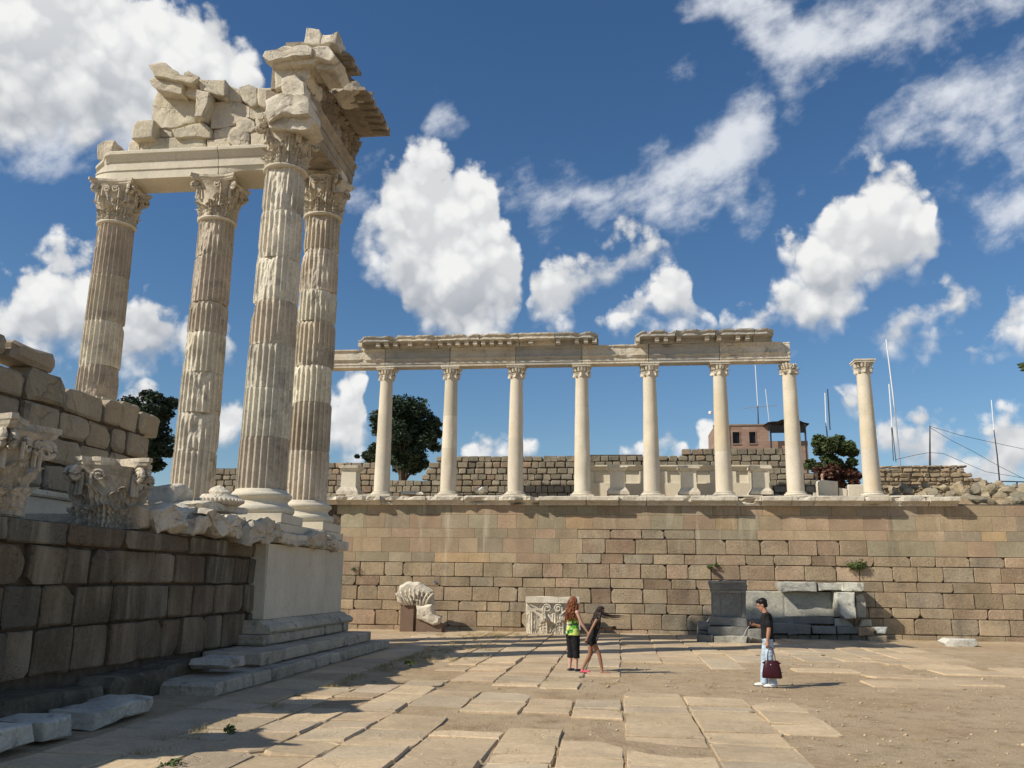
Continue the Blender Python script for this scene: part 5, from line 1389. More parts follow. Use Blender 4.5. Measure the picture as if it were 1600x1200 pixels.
# ------------------------------------------------------------ trees and bushes
def leaves_v(clumps, n, size, rg, flat=.4):
    vs = []; fs = []
    for _ in range(n):
        c, r = rg.choice(clumps)
        d = Vector((rg.gauss(0, 1), rg.gauss(0, 1), rg.gauss(0, 1))).normalized()
        p = c + Vector((d.x * r[0], d.y * r[1], d.z * r[2])) * (rg.random() ** .45)
        a = Vector((rg.gauss(0, 1), rg.gauss(0, 1), rg.gauss(0, flat) + .3)).normalized(); b = a.cross(Vector((rg.gauss(0, 1), rg.gauss(0, 1), rg.gauss(0, 1)))).normalized()
        s = size * rg.uniform(.6, 1.3); k = len(vs)
        vs += [p - a * s, p + b * s * .45, p + a * s, p - b * s * .45 + a.cross(b) * s * .2]
        fs.append((k, k + 1, k + 2, k + 3))
    return vs, fs
def tree(nm, px, pyb, pyt, wpx, y, label, leaf, n, size, seed, cat='tree', trunk=.25, zfoot=None, shape='round', nclump=40, lo=.28, leaf2=None):
    rg = random.Random(seed); f = P(px, pyb, y=y); tp = P(px, pyt, y=y); zf = 5.6 if zfoot is None else zfoot
    hw = (P(px + wpx / 2, pyb, y=y) - P(px - wpx / 2, pyb, y=y)).length / 2; H = tp.z - zf
    t = root(nm, (f.x, y, zf), label, cat); zc0 = f.z - zf; clumps = []; br = []
    trunk_top = Vector((rg.uniform(-.2, .2), 0, zc0 + (H - zc0) * .6))
    parts = [tube_v([Vector((0, 0, -.2)), Vector((.05, 0, zc0 * .5)), Vector((-.05, .05, zc0 + .2)), trunk_top], [trunk, trunk * .85, trunk * .7, trunk * .25], 8)]
    for k in range(nclump):
        for _ in range(20):
            u = Vector((rg.uniform(-1, 1), rg.uniform(-1, 1), rg.uniform(0, 1)))
            if shape == 'round': prof = math.sqrt(max(0, 1 - (2 * u.z - 1) ** 2 * .85))
            else: prof = .35 + .65 * (1 - u.z)
            if math.hypot(u.x, u.y) < prof: break
        c = Vector((u.x * hw * .82, u.y * hw * .82, zc0 + (H - zc0) * (.08 + u.z * .82)))
        r = hw * rg.uniform(.14, .29) * (1.25 if nm == 'pine_tree' else 1); clumps.append((c, (r, r, r * .75)))
        if k % 2 == 0:
            s = Vector((0, 0, zc0 * .8)).lerp(trunk_top, rg.random()); parts.append(tube_v([s, s.lerp(c, .5) + Vector((0, 0, .1)), c], [trunk * .32, trunk * .2, trunk * .06], 5))
    part('trunk', merge(parts), 'bark', t)
    part('crown', leaves_v(clumps, n, size, rg), leaf, t)
    if leaf2:
        low = [(Vector((c.x, c.y, c.z * .62)), r) for c, r in clumps]; part('lower_crown', leaves_v(low, n, size, rg), leaf2, t)
    return t
tree('oak_tree', 629, 745, 612, 128, 50, 'dense dark green tree behind the gap in the grey wall', 'oak_leaf', 30000, .12, 3, nclump=110, trunk=.3)
tree('oak_sapling', 575, 728, 704, 44, 51, 'small dark bush peeping over the wall left of the big tree', 'oak_leaf', 3500, .12, 5, cat='bush', nclump=14, trunk=.1)
tree('pine_tree', 222, 745, 598, 108, 46, 'dark pine half hidden behind the broken block wall', 'pine_leaf', 20000, .13, 9, nclump=50, trunk=.25)
tree('leafy_bush', 1302, 752, 672, 96, 47, 'green bush with reddish lower leaves right of the colonnade beam', 'bush_leaf', 9000, .12, 13, cat='bush', nclump=34, trunk=.12, leaf2='red_leaf')
def clump(nm, p, r, n, leaf, size, label, cat, seed):
    rg = random.Random(seed); t = root(nm, p, label, cat)
    part('leaves', leaves_v([(Vector((rg.uniform(-r, r), rg.uniform(-.1, .05), rg.uniform(-r * .5, r * .4))), (r * .6, .15, r * .4)) for _ in range(6)], n, size, rg), leaf, t)
    part('stem', tube_v([Vector((0, .15, -.1)), Vector((0, -.05, 0)), Vector((.1, -.1, r * .3))], .012, 5), 'bark', t)
clump('wall_plant', P(1113, 884, y=WY - .06), .18, 260, 'weed', .045, 'small green tuft growing from the wall above the pedestal', 'plant', 4)
clump('wall_plant', P(1336, 884, y=WY - .06), .42, 520, 'weed', .05, 'wide green tuft growing from the wall above the bench', 'plant', 6)
clump('wall_plant', P(554, 888, y=WY - .04), .14, 120, 'weed', .035, 'tiny green tuft in a wall hole beside the podium', 'plant', 8)
clump('weed', P(640, 1036, z=.12), .13, 60, 'weed', .045, 'green weed at the edge of the podium shadow', 'plant', 10)
clump('weed', P(362, 1140, z=.06), .08, 70, 'weed', .035, 'low green weed beside the shaded kerb', 'plant', 11)
clump('weed', P(272, 1192, z=.05), .08, 80, 'weed', .03, 'green weed at the bottom edge of the picture', 'plant', 12)
def twig():
    y = 6.0; b = P(1640, 585, y=y); t = root('leafy_twig', b, 'tip of a green twig at the right picture edge', 'twig')
    part('stem', tube_v([Vector((0, 0, 0)), P(1612, 574, y=y) - b, P(1596, 570, y=y) - b], [.006, .004, .002], 5), 'bark', t)
    for a, e in (((1608, 573), (1588, 569)), ((1606, 574), (1593, 580)), ((1600, 571), (1590, 575)), ((1618, 577), (1602, 588))):
        A, E = P(*a, y=y) - b, P(*e, y=y) - b; d = (E - A); s = d.cross(Vector((0, 1, .3))).normalized() * d.length * .3; mid = A.lerp(E, .45)
        part('leaf', ([A, mid + s, E, mid - s, mid + Vector((0, -.008, 0))], [(0, 1, 4), (1, 2, 4), (2, 3, 4), (3, 0, 4)]), 'bush_leaf', t)
twig()

# ------------------------------------------------------------ pebbles and dry grass on the earth
def litter():
    rg = random.Random(55); bm = bmesh.new(); bmesh.ops.create_icosphere(bm, subdivisions=1, radius=1); bv = [v.co.copy() for v in bm.verts]; bf = [tuple(v.index for v in f.verts) for f in bm.faces]; bm.free()
    vs = []; fs = []
    for _ in range(4200):
        if rg.random() < .7: x, y = rg.uniform(-1, 12), rg.uniform(10.5, 26)
        else: x, y = rg.uniform(-6, 8), rg.uniform(9.5, 30)
        s = min(.05, .004 + rg.expovariate(1 / .0065)); k = len(vs); sd = rg.random() * 50
        for v in bv:
            w = v * (1 + noise.noise(v * 1.5 + Vector((sd, 0, 0))) * .5); vs.append(Vector((x + w.x * s, y + w.y * s * rg.uniform(.9, 1.1), .012 + w.z * s * .6)))
        fs += [tuple(i + k for i in f) for f in bf]
    o = add('pebbles', mesh('pebbles', vs, fs, stone_mat('pale_pebbles', (.44, .36, .265), var=.35, bump=.5))); o['kind'] = 'stuff'; tag(o, 'pale pebbles and stone chips strewn over the dirt', 'pebbles')
    vs = []; fs = []
    spots = []
    for _ in range(330):
        u = rg.random()
        if u < .22: spots.append((rg.gauss(-5.55, .12), rg.uniform(9.5, 24), .09))
        elif u < .42: spots.append((rg.uniform(-5.8, -3.6), rg.uniform(22.5, 30), .12))
        elif u < .62: spots.append((rg.gauss(-4.8, .9), rg.gauss(33.5, 1.2), .13))
        elif u < .8: spots.append((rg.uniform(-5, 2), rg.uniform(11, 20), .06))
        elif u < .9: spots.append((rg.uniform(-6, 14), rg.uniform(36.5, 36.9), .10))
        else: spots.append((rg.uniform(1, 9), rg.uniform(11, 22), .035))
    for (x, y, h) in spots:
        for _ in range(26):
            a = rg.uniform(0, 6.28); r = rg.random() * .16; px, py = x + r * math.cos(a), y + r * math.sin(a)
            hh = h * rg.uniform(.4, 1.2); dx, dy = rg.gauss(0, .5) * hh, rg.gauss(0, .5) * hh; k = len(vs); w = .004
            vs += [Vector((px - w, py, .0)), Vector((px + w, py, .0)), Vector((px + dx, py + dy, hh))]; fs.append((k, k + 1, k + 2))
    o = add('dry_grass', mesh('dry_grass', vs, fs, 'dry_grass')); o['kind'] = 'stuff'; tag(o, 'dry yellow grass in joints and along the walls', 'grass')
litter()

# ------------------------------------------------------------ people
MT['skin'] = plain_mat('skin', (.42, .22, .14), .55, 0, .08, 6); MT['skin_dark'] = plain_mat('tanned_skin', (.30, .155, .095), .55, 0, .08, 6); MT['skin_pale'] = plain_mat('pale_skin', (.55, .33, .25), .55, 0, .06, 6)
MT['black_cloth'] = plain_mat('black_cotton', (.012, .012, .014), .9, 0, .4, 9, .3); MT['jeans'] = plain_mat('light_blue_jeans', (.42, .52, .62), .85, 0, .22, 7, .3)
MT['shoe'] = plain_mat('white_leather', (.72, .70, .66), .6); MT['sole'] = plain_mat('dark_shoe', (.05, .055, .06), .7); MT['pink'] = plain_mat('pink_shoe', (.65, .12, .16), .6)
MT['hair_black'] = plain_mat('black_hair', (.010, .008, .007), .45, 0, .3, 30); MT['hair_red'] = plain_mat('auburn_hair', (.20, .065, .025), .5, 0, .45, 25); MT['hair_brown'] = plain_mat('dark_brown_hair', (.025, .015, .011), .5, 0, .4, 25)
MT['bag'] = plain_mat('burgundy_leather', (.042, .007, .012), .4, 0, .2, 8); MT['lens'] = plain_mat('sunglass_lens', (.02, .02, .022), .15); MT['eye'] = plain_mat('dark_eye', (.02, .015, .012), .3); MT['lip'] = plain_mat('lips', (.32, .10, .08), .5)
MT['white_cloth'] = plain_mat('white_shirt', (.72, .70, .66), .85, 0, .1, 8)
def print_mat():
    m, h, b = new_mat('green_print_cloth'); nt = m.node_tree
    tc = h.n('ShaderNodeTexCoord').outputs['Object']; n = h.noise(h.vm('MULTIPLY', tc, (1, 1, 1.6)), 7.0, 3, .5, col=True)
    s = h.n('ShaderNodeSeparateXYZ', {0: n})
    c = h.mix(h.mr(s.outputs[0], .46, .54), (.08, .30, .03), (.55, .62, .16)); c = h.mix(h.mr(s.outputs[1], .54, .60), c, (.015, .03, .03)); c = h.mix(h.mr(s.outputs[2], .60, .66), c, (.70, .70, .50))
    nt.links.new(c, b.inputs['Base Color']); b.inputs['Roughness'].default_value = .85; return m
MT['print'] = print_mat()

def ell_v(rings, seg=20):
    """rings = (x, y, z, rx, ry): a body of level oval sections"""
    vs = []; fs = []
    for (x, y, z, rx, ry) in rings:
        for i in range(seg):
            a = 2 * math.pi * i / seg; vs.append(Vector((x + rx * math.cos(a), y + ry * math.sin(a), z)))
    n = len(rings)
    for k in range(n - 1):
        for i in range(seg):
            j = (i + 1) % seg; fs.append((k * seg + i, k * seg + j, (k + 1) * seg + j, (k + 1) * seg + i))
    fs.append(tuple(range(seg - 1, -1, -1))); fs.append(tuple(range((n - 1) * seg, n * seg)))
    return vs, fs
def fuse(name, parts, m, parent, voxel=.010, smooth=3, wr=0.0, seed=0):
    """joins overlapping volumes into one continuous skin"""
    V, Fc = merge(parts); me = fix(mesh(name, V, Fc, m)); o = bpy.data.objects.new(name + '_tmp', me); C.objects.link(o)
    r = o.modifiers.new('r', 'REMESH'); r.mode = 'VOXEL'; r.voxel_size = voxel
    s = o.modifiers.new('s', 'SMOOTH'); s.factor = .5; s.iterations = smooth
    dg = bpy.context.evaluated_depsgraph_get(); dg.update()
    me2 = bpy.data.meshes.new_from_object(o.evaluated_get(dg)); me2.name = name
    bpy.data.objects.remove(o)
    if wr:
        for v in me2.vertices: v.co += v.normal * (noise.noise(Vector((v.co.x * 9, v.co.y * 9, v.co.z * 22)) + Vector((seed, 0, 0))) * wr + noise.noise(v.co * 30) * wr * .4)
    me2.materials.clear(); me2.materials.append(MT[m]); me2.polygons.foreach_set('use_smooth', [True] * len(me2.polygons)); me2.update()
    p = bpy.data.objects.new(name, me2); C.objects.link(p); p.parent = parent
    return p
V3 = lambda *a: Vector(a)
def sphere_v(c, r, seg=12):
    rg_ = [(max(.001, math.sin(math.pi * k / 8)), -math.cos(math.pi * k / 8)) for k in range(9)]
    vs, fs = lathe_v(rg_, seg); r = r if isinstance(r, tuple) else (r, r, r)
    return [V3(c.x + v.x * r[0], c.y + v.y * r[1], c.z + v.z * r[2]) for v in vs], fs
def hand_v(wr, dirv, side, curl=.6, s=1.0, palm_n=None):
    """palm, four unequal bent fingers and a thumb; dirv = the way the hand points, palm_n = the way the palm faces"""
    d = dirv.normalized(); pn = (palm_n or V3(0, -side, 0)); pn = (pn - d * pn.dot(d)).normalized(); ac = d.cross(pn).normalized() * side
    parts = [tube_v([wr - d * .02, wr + d * .03 * s, wr + d * .085 * s], [.026 * s, .034 * s, .036 * s], 10)]
    for k, (off, ln) in enumerate(((-.028, .066), (-.010, .078), (.009, .072), (.027, .056))):
        b = wr + d * .075 * s + ac * off * s; c1 = (d + pn * curl * .6).normalized(); c2 = (d + pn * curl * 1.6).normalized(); c3 = (d * .5 + pn * curl * 2.4).normalized()
        p1 = b + c1 * ln * .45 * s; p2 = p1 + c2 * ln * .33 * s; p3 = p2 + c3 * ln * .27 * s
        parts.append(tube_v([b, p1, p2, p3], [.0105 * s, .010 * s, .009 * s, .0075 * s], 7))
    b = wr + d * .025 * s - ac * .03 * s; p1 = b + (d * .6 - ac * .7 + pn * .5).normalized() * .035 * s; p2 = p1 + (d + pn * .7).normalized() * .03 * s
    parts.append(tube_v([b, p1, p2], [.013 * s, .012 * s, .009 * s], 7))
    return parts
def head_parts(c, tilt=0.0, s=1.0):
    """skull, jaw, nose and ears; facing +X, tilted forward about Y"""
    M3 = Matrix.Rotation(tilt, 3, 'Y')
    def tr(vf): return [c + M3 @ (v * s) for v in vf[0]], vf[1]
    return [tr(sphere_v(V3(-.01, 0, .035), (.098, .077, .092), 16)), tr(sphere_v(V3(.025, 0, -.035), (.068, .058, .078), 14)), tr(sphere_v(V3(.055, 0, -.085), (.034, .030, .026), 10)),
            tr(tube_v([V3(.078, 0, .03), V3(.102, 0, -.012), V3(.088, 0, -.024)], [.010, .015, .012], 8)), tr(sphere_v(V3(-.005, .078, -.005), (.020, .010, .032), 8)), tr(sphere_v(V3(-.005, -.078, -.005), (.020, .010, .032), 8)),
            tr(sphere_v(V3(.072, .0, .03), (.018, .05, .012), 8))], tr
def face(parent, tr):
    for sy in (-1, 1): part('eye', tr(sphere_v(V3(.079, sy * .031, .008), (.010, .014, .007), 8)), 'eye', parent)
    part('mouth', tr(sphere_v(V3(.086, 0, -.054), (.008, .022, .006), 8)), 'lip', parent)
def foot_v(a, d, s=1.0):
    d = d.normalized(); h = V3(a.x, a.y, .035)
    return [tube_v([a, V3(a.x, a.y, .06), h - d * .03], [.042 * s, .046 * s, .036 * s], 10), tube_v([h - d * .05, h + d * .06, h + d * .14 + V3(0, 0, -.006), h + d * .19 + V3(0, 0, -.012)], [.036 * s, .042 * s, .040 * s, .022 * s], 10)]
def shoe(nm, a, d, m, parent, s=1.12, sole='sole'):
    vf = foot_v(a, d, s); d = d.normalized(); q = V3(-d.y, d.x, 0); vs = []
    o = fuse(nm, vf, m, parent, .008, 2)
    for v in o.data.vertices: v.co.z = max(v.co.z, .014)
    outl = []
    for k in range(14):
        t = 2 * math.pi * k / 14; outl.append(V3(a.x, a.y, 0) + d * (.065 + .145 * math.cos(t)) + q * (.05 * math.sin(t)))
    part('sole', ([p + V3(0, 0, .002) for p in outl] + [p + V3(0, 0, .024) for p in outl], [tuple(range(13, -1, -1)), tuple(range(14, 28))] + [(i, (i + 1) % 14, 14 + (i + 1) % 14, 14 + i) for i in range(14)]), sole, o)
    return o

# the man with the handbag
mp = P(1204, 1074, z=0)
man = root('person', (mp.x, mp.y, .0), 'man in black t-shirt and light jeans looking down at his hand', 'person', 'visitors in the courtyard')
def make_man():
    tilt = .42; hc = V3(.085, 0, 1.625)
    hp, tr = head_parts(hc, tilt, 1.02)
    sh = [V3(0, .185, 1.425), V3(0, -.185, 1.425)]; el = [V3(-.01, .235, 1.14), V3(.03, -.245, 1.15)]; wr = [V3(.03, .215, .905), V3(.235, -.16, 1.215)]
    hip = [V3(0, .09, .93), V3(0, -.09, .93)]; kn = [V3(.0, .10, .50), V3(.09, -.10, .50)]; an = [V3(-.05, .10, .09), V3(.12, -.11, .09)]
    body = hp + [tube_v([V3(0, 0, 1.40), V3(.03, 0, 1.48), V3(.06, 0, 1.56)], [.075, .058, .056], 12),
                 ell_v([(0, 0, .86, .09, .13), (0, 0, .95, .115, .165), (.01, 0, 1.08, .10, .148), (.015, 0, 1.25, .115, .165), (.01, 0, 1.37, .11, .175), (.005, 0, 1.43, .08, .15), (.01, 0, 1.47, .05, .07)])]
    for i, s in ((0, 1), (1, -1)):
        body += [tube_v([sh[i] + V3(0, -s * .05, 0), sh[i], sh[i].lerp(el[i], .5), el[i]], [.06, .060, .050, .041], 12), tube_v([el[i], el[i].lerp(wr[i], .35), wr[i]], [.041, .041, .027], 12),
                 tube_v([hip[i], hip[i].lerp(kn[i], .5), kn[i]], [.088, .078, .056], 12), tube_v([kn[i], kn[i].lerp(an[i], .35), an[i]], [.055, .056, .036], 12)] + foot_v(an[i], V3(1, 0, 0))
    body += hand_v(wr[0], V3(.03, 0, -1), 1, 1.0, palm_n=V3(0, -1, 0)) + hand_v(wr[1], V3(.9, .25, .18), -1, .8, palm_n=V3(-.2, 1, .5))
    b = fuse('body', body, 'skin', man, .008, 3); face(b, tr)
    top = [ell_v([(-.01, 0, .90, .128, .178), (0, 0, .98, .128, .178), (.01, 0, 1.1, .122, .168), (.015, 0, 1.26, .130, .180), (.01, 0, 1.38, .124, .188), (.005, 0, 1.44, .095, .165), (.015, 0, 1.475, .07, .085)])]
    for i, s in ((0, 1), (1, -1)): top.append(tube_v([sh[i] + V3(0, -s * .06, .0), sh[i] + V3(0, s * .005, 0), sh[i].lerp(el[i], .5), sh[i].lerp(el[i], .82)], [.070, .074, .068, .068], 12))
    fuse('t_shirt', top, 'black_cloth', man, .010, 2, .006, 3)
    pts = [ell_v([(0, 0, .84, .10, .15), (0, 0, .93, .128, .178), (0, 0, 1.0, .122, .170)])]
    for i in (0, 1): pts += [tube_v([hip[i] + V3(0, 0, .02), hip[i].lerp(kn[i], .5), kn[i], kn[i].lerp(an[i], .6), an[i] + V3(-.01, 0, -.03)], [.102, .092, .074, .076, .082], 14)]
    fuse('jeans', pts, 'jeans', man, .010, 2, .008, 9)
    for i in (0, 1): shoe('shoe', an[i], V3(1, 0, 0), 'shoe', man, 1.12)
    hv = [tr(sphere_v(V3(-.026, 0, .050), (.105, .086, .092), 16)), tr(sphere_v(V3(-.055, 0, .0), (.06, .08, .075), 12)), tr(sphere_v(V3(.03, 0, .095), (.06, .07, .045), 12))]
    fuse('hair', hv, 'hair_black', man, .010, 1, .006, 5)
    g = part('sunglasses', merge([tr(sphere_v(V3(.078, sy * .032, .105), (.007, .026, .016), 10)) for sy in (-1, 1)] + [tr(tube_v([V3(.072, sy * .058, .105), V3(.03, sy * .086, .105), V3(-.03, sy * .088, .06)], .005, 6)) for sy in (-1, 1)] + [tr(tube_v([V3(.08, -.01, .108), V3(.08, .01, .108)], .005, 6))]), 'lens', man)
    man.rotation_euler = (0, 0, math.pi - .10)
make_man()
def place_in(rootobj, v): 
    return rootobj.location + Matrix.Rotation(rootobj.rotation_euler[2], 3, 'Z') @ v
hb = place_in(man, V3(-.03, .215, .80))
bag = root('handbag', (hb.x, hb.y, hb.z - .60), 'burgundy leather handbag hanging from the man\'s hand', 'handbag')
def make_bag():
    rings = []
    for (z, w, d) in ((.0, .21, .07), (.02, .225, .085), (.12, .215, .09), (.24, .185, .075), (.33, .155, .05), (.35, .15, .045)): rings.append((0, 0, z, w, d))
    vs, fs = ell_v(rings, 24)
    for v in vs:                     # squarer than an oval, with soft folds
        k = 1 + .10 * abs(math.sin(2 * math.atan2(v.y * 2.4, v.x))); v.x *= k; v.y *= k; v.y += noise.noise(V3(v.x * 9, v.y, v.z * 6)) * .018; v.x += noise.noise(V3(v.z * 9, v.y, 2)) * .012
    part('body', (vs, fs), 'bag', bag, True)
    for sy in (-1, 1):
        pts = [V3(.09 * math.cos(a), sy * .035, .33 + .28 * math.sin(a)) for a in [math.pi * k / 12 for k in range(13)]]
        part('handle', tube_v(pts, .009, 6), 'bag', bag, True)
    for sx in (-1, 1): part('side_tab', ([V3(sx * .15, -.05, .33), V3(sx * .22, -.02, .30), V3(sx * .22, .02, .30), V3(sx * .15, .05, .33), V3(sx * .16, 0, .27)], [(0, 1, 2, 3), (0, 4, 1), (1, 4, 2), (2, 4, 3), (3, 4, 0)]), 'bag', bag)
    part('clasp', sphere_v(V3(-.02, -.075, .27), (.014, .008, .014), 8), 'steel', bag)
    bag.rotation_euler = (0, 0, -.15); bag.scale = (.86, .86, .98)
make_bag()
def earphone():
    h = place_in(man, V3(.335, -.13, 1.245)); t = root('phone', h, 'small phone with dangling white cord in the raised hand', 'phone')
    part('case', ([v for v in box_v(-.008, .008, -.035, .035, -.06, .06)[0]], box_v(0, 1, 0, 1, 0, 1)[1]), 'lens', t)
    part('cord', tube_v([V3(0, 0, -.06), V3(-.02, 0, -.16), V3(-.01, .01, -.26), V3(-.04, .0, -.36), V3(-.01, 0, -.42)], .004, 5), 'white', t)
    t.rotation_euler = (.0, .5, .1)
earphone()

def hair_v(c, tr, n, length, rg, drift, wav=.03, back=(-.6, .6), rad=.014):
    parts = []
    for k in range(n):
        a = rg.uniform(math.pi * .42, math.pi * 1.58); e = rg.uniform(-.1, 1.1)
        p = V3(-.012 + .100 * math.cos(a) * math.cos(e), .088 * math.sin(a) * math.cos(e), .04 + .098 * math.sin(e)); ln = length * rg.uniform(.75, 1.1); ph = rg.uniform(0, 6)
        w0 = tr(([p], []))[0][0]; pts = [w0]; L = ln / 9; cur = w0.copy()
        for j in range(1, 10):
            t = j / 9; out = (V3(w0.x - c.x, w0.y - c.y, 0)).normalized() * .016 * (1 - t)
            cur = cur + V3(0, 0, -L) * (1 - .35 * drift.length * t) + out + drift * (t ** 1.3) * L * 2.0 + V3(math.sin(ph + j * 1.5), math.cos(ph * 1.3 + j * 1.4), 0) * wav * .5
            pts.append(cur.copy())
        parts.append(tube_v(pts, [rad * .7] + [rad] * 6 + [rad * .8, rad * .55, rad * .2], 5))
    return merge(parts)

wp = P(895, 1050, z=0)
wom = root('person', (wp.x, wp.y, 0), 'woman with long auburn hair, green print top and black capri trousers', 'person', 'visitors in the courtyard')
def make_woman():
    hc = V3(.03, 0, 1.575); hp, tr = head_parts(hc, .12, .98); rg = random.Random(4)
    sh = [V3(0, .165, 1.36), V3(0, -.165, 1.36)]; el = [V3(.0, .20, 1.09), V3(.08, -.23, 1.10)]; wr = [V3(.16, .16, .95), V3(.20, -.31, .90)]
    hip = [V3(0, .09, .88), V3(0, -.09, .88)]; kn = [V3(.02, .085, .47), V3(.03, -.09, .47)]; an = [V3(-.03, .08, .085), V3(.02, -.10, .085)]
    body = hp + [tube_v([V3(0, 0, 1.36), V3(.005, 0, 1.43), V3(.02, 0, 1.52)], [.06, .05, .048], 12), ell_v([(0, 0, .80, .10, .14), (0, 0, .90, .125, .175), (0, 0, 1.04, .10, .14), (.015, 0, 1.2, .115, .15), (.01, 0, 1.32, .10, .155), (0, 0, 1.38, .07, .12), (0, 0, 1.41, .05, .06)])]
    for i, s in ((0, 1), (1, -1)):
        body += [tube_v([sh[i] + V3(0, -s * .05, 0), sh[i], sh[i].lerp(el[i], .5), el[i]], [.05, .052, .045, .037], 12), tube_v([el[i], el[i].lerp(wr[i], .35), wr[i]], [.037, .036, .024], 12),
                 tube_v([hip[i], hip[i].lerp(kn[i], .5), kn[i]], [.095, .085, .058], 12), tube_v([kn[i], kn[i].lerp(an[i], .35), an[i]], [.056, .055, .034], 12)] + foot_v(an[i], V3(1, 0, 0), .92)
    body += hand_v(wr[0], V3(.5, -.1, -.8), 1, .5, .9, palm_n=V3(.3, -1, 0)) + hand_v(wr[1], V3(.5, -.3, -.75), -1, .9, .9, palm_n=V3(0, 1, .2))
    b = fuse('body', body, 'skin_pale', wom, .008, 3); face(b, tr)
    fuse('print_top', [ell_v([(0, 0, .83, .165, .205), (0, 0, .90, .15, .195), (0, 0, 1.04, .122, .162), (.015, 0, 1.2, .130, .165), (.01, 0, 1.31, .112, .160), (0, 0, 1.37, .085, .135), (0, 0, 1.395, .07, .09)])], 'print', wom, .010, 2, .007, 2)
    tp = [ell_v([(0, 0, .78, .12, .16), (0, 0, .88, .142, .190), (0, 0, .96, .13, .175)])]
    for i in (0, 1): tp.append(tube_v([hip[i], hip[i].lerp(kn[i], .5), kn[i], kn[i].lerp(an[i], .40)], [.112, .102, .082, .084], 14))
    fuse('capri_trousers', tp, 'black_cloth', wom, .010, 2, .006, 6)
    for i in (0, 1): shoe('shoe', an[i], V3(1, 0, 0), 'sole', wom, 1.05, 'shoe')
    h = hair_v(hc, tr, 95, .50, rg, V3(-.10, 0, 0), .028, rad=.017)
    cap = [tr(sphere_v(V3(-.022, 0, .048), (.108, .092, .098), 16)), tr(sphere_v(V3(-.06, 0, -.03), (.07, .085, .11), 12))]
    hr = fuse('hair', cap, 'hair_red', wom, .012, 1, .008, 5); part('locks', h, 'hair_red', hr, True)
    wom.rotation_euler = (0, 0, .75)
make_woman()
gp = P(925, 1053, z=0)
girl = root('person', (gp.x, gp.y, 0), 'girl in dark shorts striding right with wind-blown dark hair', 'person', 'visitors in the courtyard')
def make_girl():
    s_ = .90; hc = V3(.03, 0, 1.40); hp, tr = head_parts(hc, .22, .94); rg = random.Random(8)
    sh = [V3(.0, .14, 1.22), V3(.0, -.14, 1.22)]; el = [V3(.10, .19, 1.00), V3(-.06, -.20, .99)]; wr = [V3(.32, .14, 1.01), V3(-.10, -.26, .80)]
    hip = [V3(-.02, .075, .78), V3(-.02, -.075, .78)]; kn = [V3(-.05, .08, .43), V3(.17, -.075, .45)]; an = [V3(-.22, .08, .10), V3(.24, -.07, .085)]
    body = hp + [tube_v([V3(0, 0, 1.22), V3(.005, 0, 1.28), V3(.02, 0, 1.35)], [.05, .042, .042], 12), ell_v([(-.02, 0, .70, .085, .12), (-.02, 0, .80, .105, .145), (0, 0, .93, .085, .115), (.01, 0, 1.08, .095, .125), (.005, 0, 1.18, .085, .135), (0, 0, 1.24, .06, .10), (0, 0, 1.27, .04, .05)])]
    for i, s in ((0, 1), (1, -1)):
        body += [tube_v([sh[i] + V3(0, -s * .04, 0), sh[i], sh[i].lerp(el[i], .5), el[i]], [.042, .043, .037, .031], 12), tube_v([el[i], el[i].lerp(wr[i], .35), wr[i]], [.031, .030, .021], 12),
                 tube_v([hip[i], hip[i].lerp(kn[i], .5), kn[i]], [.078, .068, .047], 12), tube_v([kn[i], kn[i].lerp(an[i], .35), an[i]], [.046, .047, .029], 12)] + foot_v(an[i], V3(1, 0, 0), .85)
    body += hand_v(wr[0], V3(.95, -.15, .12), 1, .9, .85, palm_n=V3(0, -1, .2)) + hand_v(wr[1], V3(-.2, -.1, -1), -1, .7, .85, palm_n=V3(0, 1, 0))
    b = fuse('body', body, 'skin_dark', girl, .008, 3); face(b, tr)
    fuse('dark_top', [ell_v([(-.02, 0, .74, .115, .150), (-.01, 0, .84, .108, .142), (0, 0, .94, .098, .126), (.01, 0, 1.08, .108, .136), (.005, 0, 1.17, .096, .138), (0, 0, 1.225, .07, .11), (0, 0, 1.25, .055, .07)])], 'black_cloth', girl, .010, 2, .006, 3)
    sp = [ell_v([(-.02, 0, .68, .10, .135), (-.02, 0, .79, .118, .156), (-.02, 0, .86, .105, .14)])]
    for i in (0, 1): sp.append(tube_v([hip[i], hip[i].lerp(kn[i], .40)], [.094, .090], 14))
    fuse('shorts', sp, 'black_cloth', girl, .010, 2, .005, 6)
    shoe('shoe', an[0], V3(1, 0, 0), 'pink', girl, 1.0, 'sole'); shoe('sandal', an[1], V3(1, 0, 0), 'skin_dark', girl, .97, 'sole')
    cap = [tr(sphere_v(V3(-.022, 0, .048), (.104, .086, .092), 16)), tr(sphere_v(V3(-.06, 0, -.03), (.06, .078, .10), 12))]
    hr = fuse('hair', cap, 'hair_brown', girl, .012, 1, .007, 5)
    part('locks', hair_v(hc, tr, 60, .46, rg, V3(.02, -.1, 0), .018, rad=.014), 'hair_brown', hr, True)
    part('blown_locks', hair_v(hc, tr, 16, .42, rg, V3(1.5, -.35, .25), .012, rad=.008), 'hair_brown', hr, True)
    seen = set()
    def lean(o):
        for c in o.children_recursive:
            if c.type == 'MESH' and c.data.name not in seen:
                seen.add(c.data.name)
                for q in c.data.vertices:
                    k = max(0, q.co.z - .74); q.co.x += k * .26; q.co.z -= k * .035
    lean(girl)
    girl.rotation_euler = (0, 0, -.05)
make_girl()
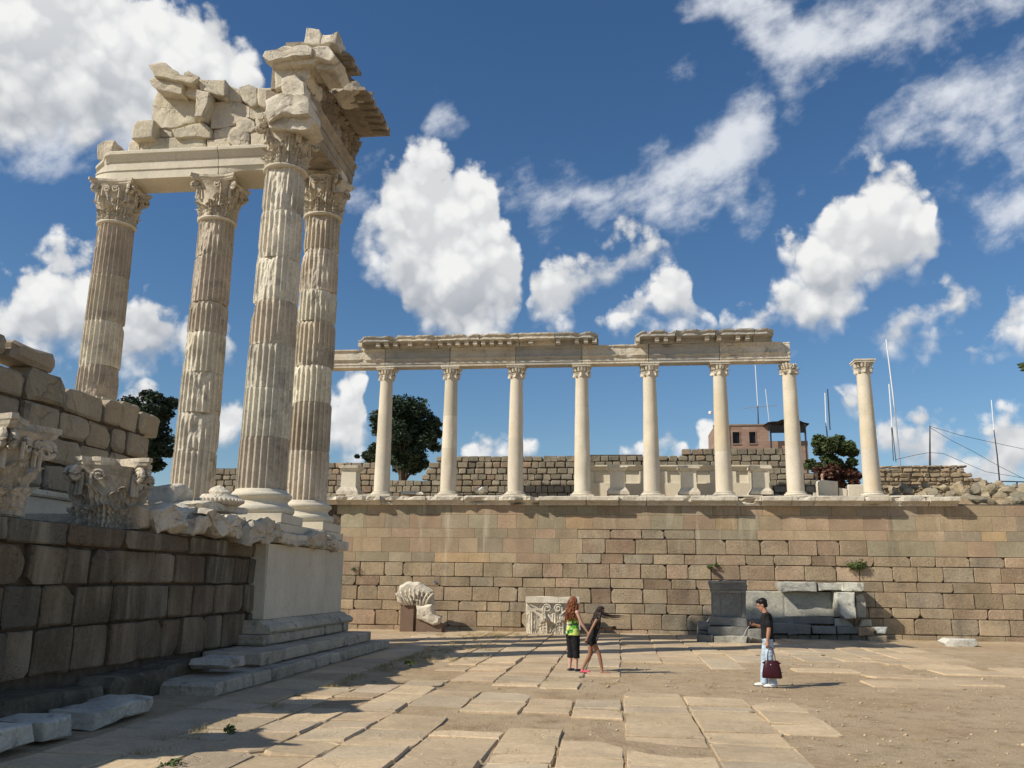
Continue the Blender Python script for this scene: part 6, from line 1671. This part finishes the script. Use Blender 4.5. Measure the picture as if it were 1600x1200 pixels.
def make_phone2():
    h = place_in(girl, V3(.50, .10, 1.02)); t = root('phone', h, 'dark phone held out in the striding girl\'s hand', 'phone')
    part('case', box_v(-.035, .06, -.006, .006, -.03, .04), 'lens', t); part('lens', sphere_v(V3(.045, -.007, .02), (.006, .003, .006), 8), 'steel', t)
make_phone2()
# the visitor behind the white block
vp = P(1287, 779, y=39.5)
vis = root('person', (vp.x, vp.y, 5.62), 'visitor in sunglasses sitting behind the upright white block', 'person')
def make_visitor():
    zt = P(1287, 739.5, y=39.5).z - 5.62; k = zt - 1.40
    hc = V3(0, 0, 1.27 + k); hp, tr = head_parts(hc, .05, 1.0)
    body = hp + [tube_v([V3(0, 0, 1.05 + k), V3(.0, 0, 1.12 + k), V3(.01, 0, 1.21 + k)], [.07, .055, .052], 12), ell_v([(0, 0, .42, .13, .17), (0, 0, .55 + k * .5, .13, .17), (0, 0, .8 + k, .12, .17), (0, 0, 1.0 + k, .11, .18), (0, 0, 1.08 + k, .07, .12)]), ]
    for s in (1, -1):
        body += [tube_v([V3(0, s * .15, 1.03 + k), V3(0, s * .2, 1.0 + k), V3(.0, s * .25, .78 + k), V3(.22, s * .2, .70 + k * .7)], [.055, .055, .045, .03], 10), tube_v([V3(0, s * .09, .50), V3(.40, s * .1, .50), V3(.42, s * .1, .1)], [.085, .06, .04], 10)] + foot_v(V3(.42, s * .1, .09), V3(1, 0, 0)) + hand_v(V3(.22, s * .2, .70 + k * .7), V3(1, 0, -.1), s, .6)
    b = fuse('body', body, 'skin_pale', vis, .010, 3); face(b, tr)
    fuse('shirt', [ell_v([(0, 0, .44, .15, .19), (0, 0, .8 + k, .14, .19), (0, 0, 1.0 + k, .13, .20), (0, 0, 1.09 + k, .08, .12)])] + [tube_v([V3(0, s * .13, 1.03 + k), V3(0, s * .2, 1.0 + k), V3(0, s * .25, .82 + k)], [.065, .068, .062], 10) for s in (1, -1)], 'white_cloth', vis, .012, 2, .005)
    fuse('trousers', [ell_v([(0, 0, .40, .13, .18), (0, 0, .52, .15, .19)])] + [tube_v([V3(0, s * .09, .50), V3(.40, s * .1, .50), V3(.42, s * .1, .12)], [.10, .075, .06], 10) for s in (1, -1)], 'sole', vis, .012, 2)
    part('sunglasses', merge([tr(sphere_v(V3(.085, sy * .034, .012), (.010, .030, .022), 10)) for sy in (-1, 1)] + [tr(tube_v([V3(.08, sy * .062, .012), V3(-.01, sy * .084, .012)], .005, 6)) for sy in (-1, 1)]), 'lens', vis)
    fuse('hair', [tr(sphere_v(V3(-.026, 0, .05), (.104, .085, .086), 14))], 'hair_brown', vis, .012, 1, .004)
    vis.rotation_euler = (0, 0, -1.75)
make_visitor()
st = prism('seat_block', 'marble', [Vector((vp.x - .35, 39.75, 5.62)) + Vector(q) for q in ((0, 0, 0), (.7, 0, 0), (.7, 0, .41), (0, 0, .41))], Vector((0, .5, 0)), bev=.02, rgh=.01); tag(st, 'white block the visitor sits on behind the upright block', 'marble block')
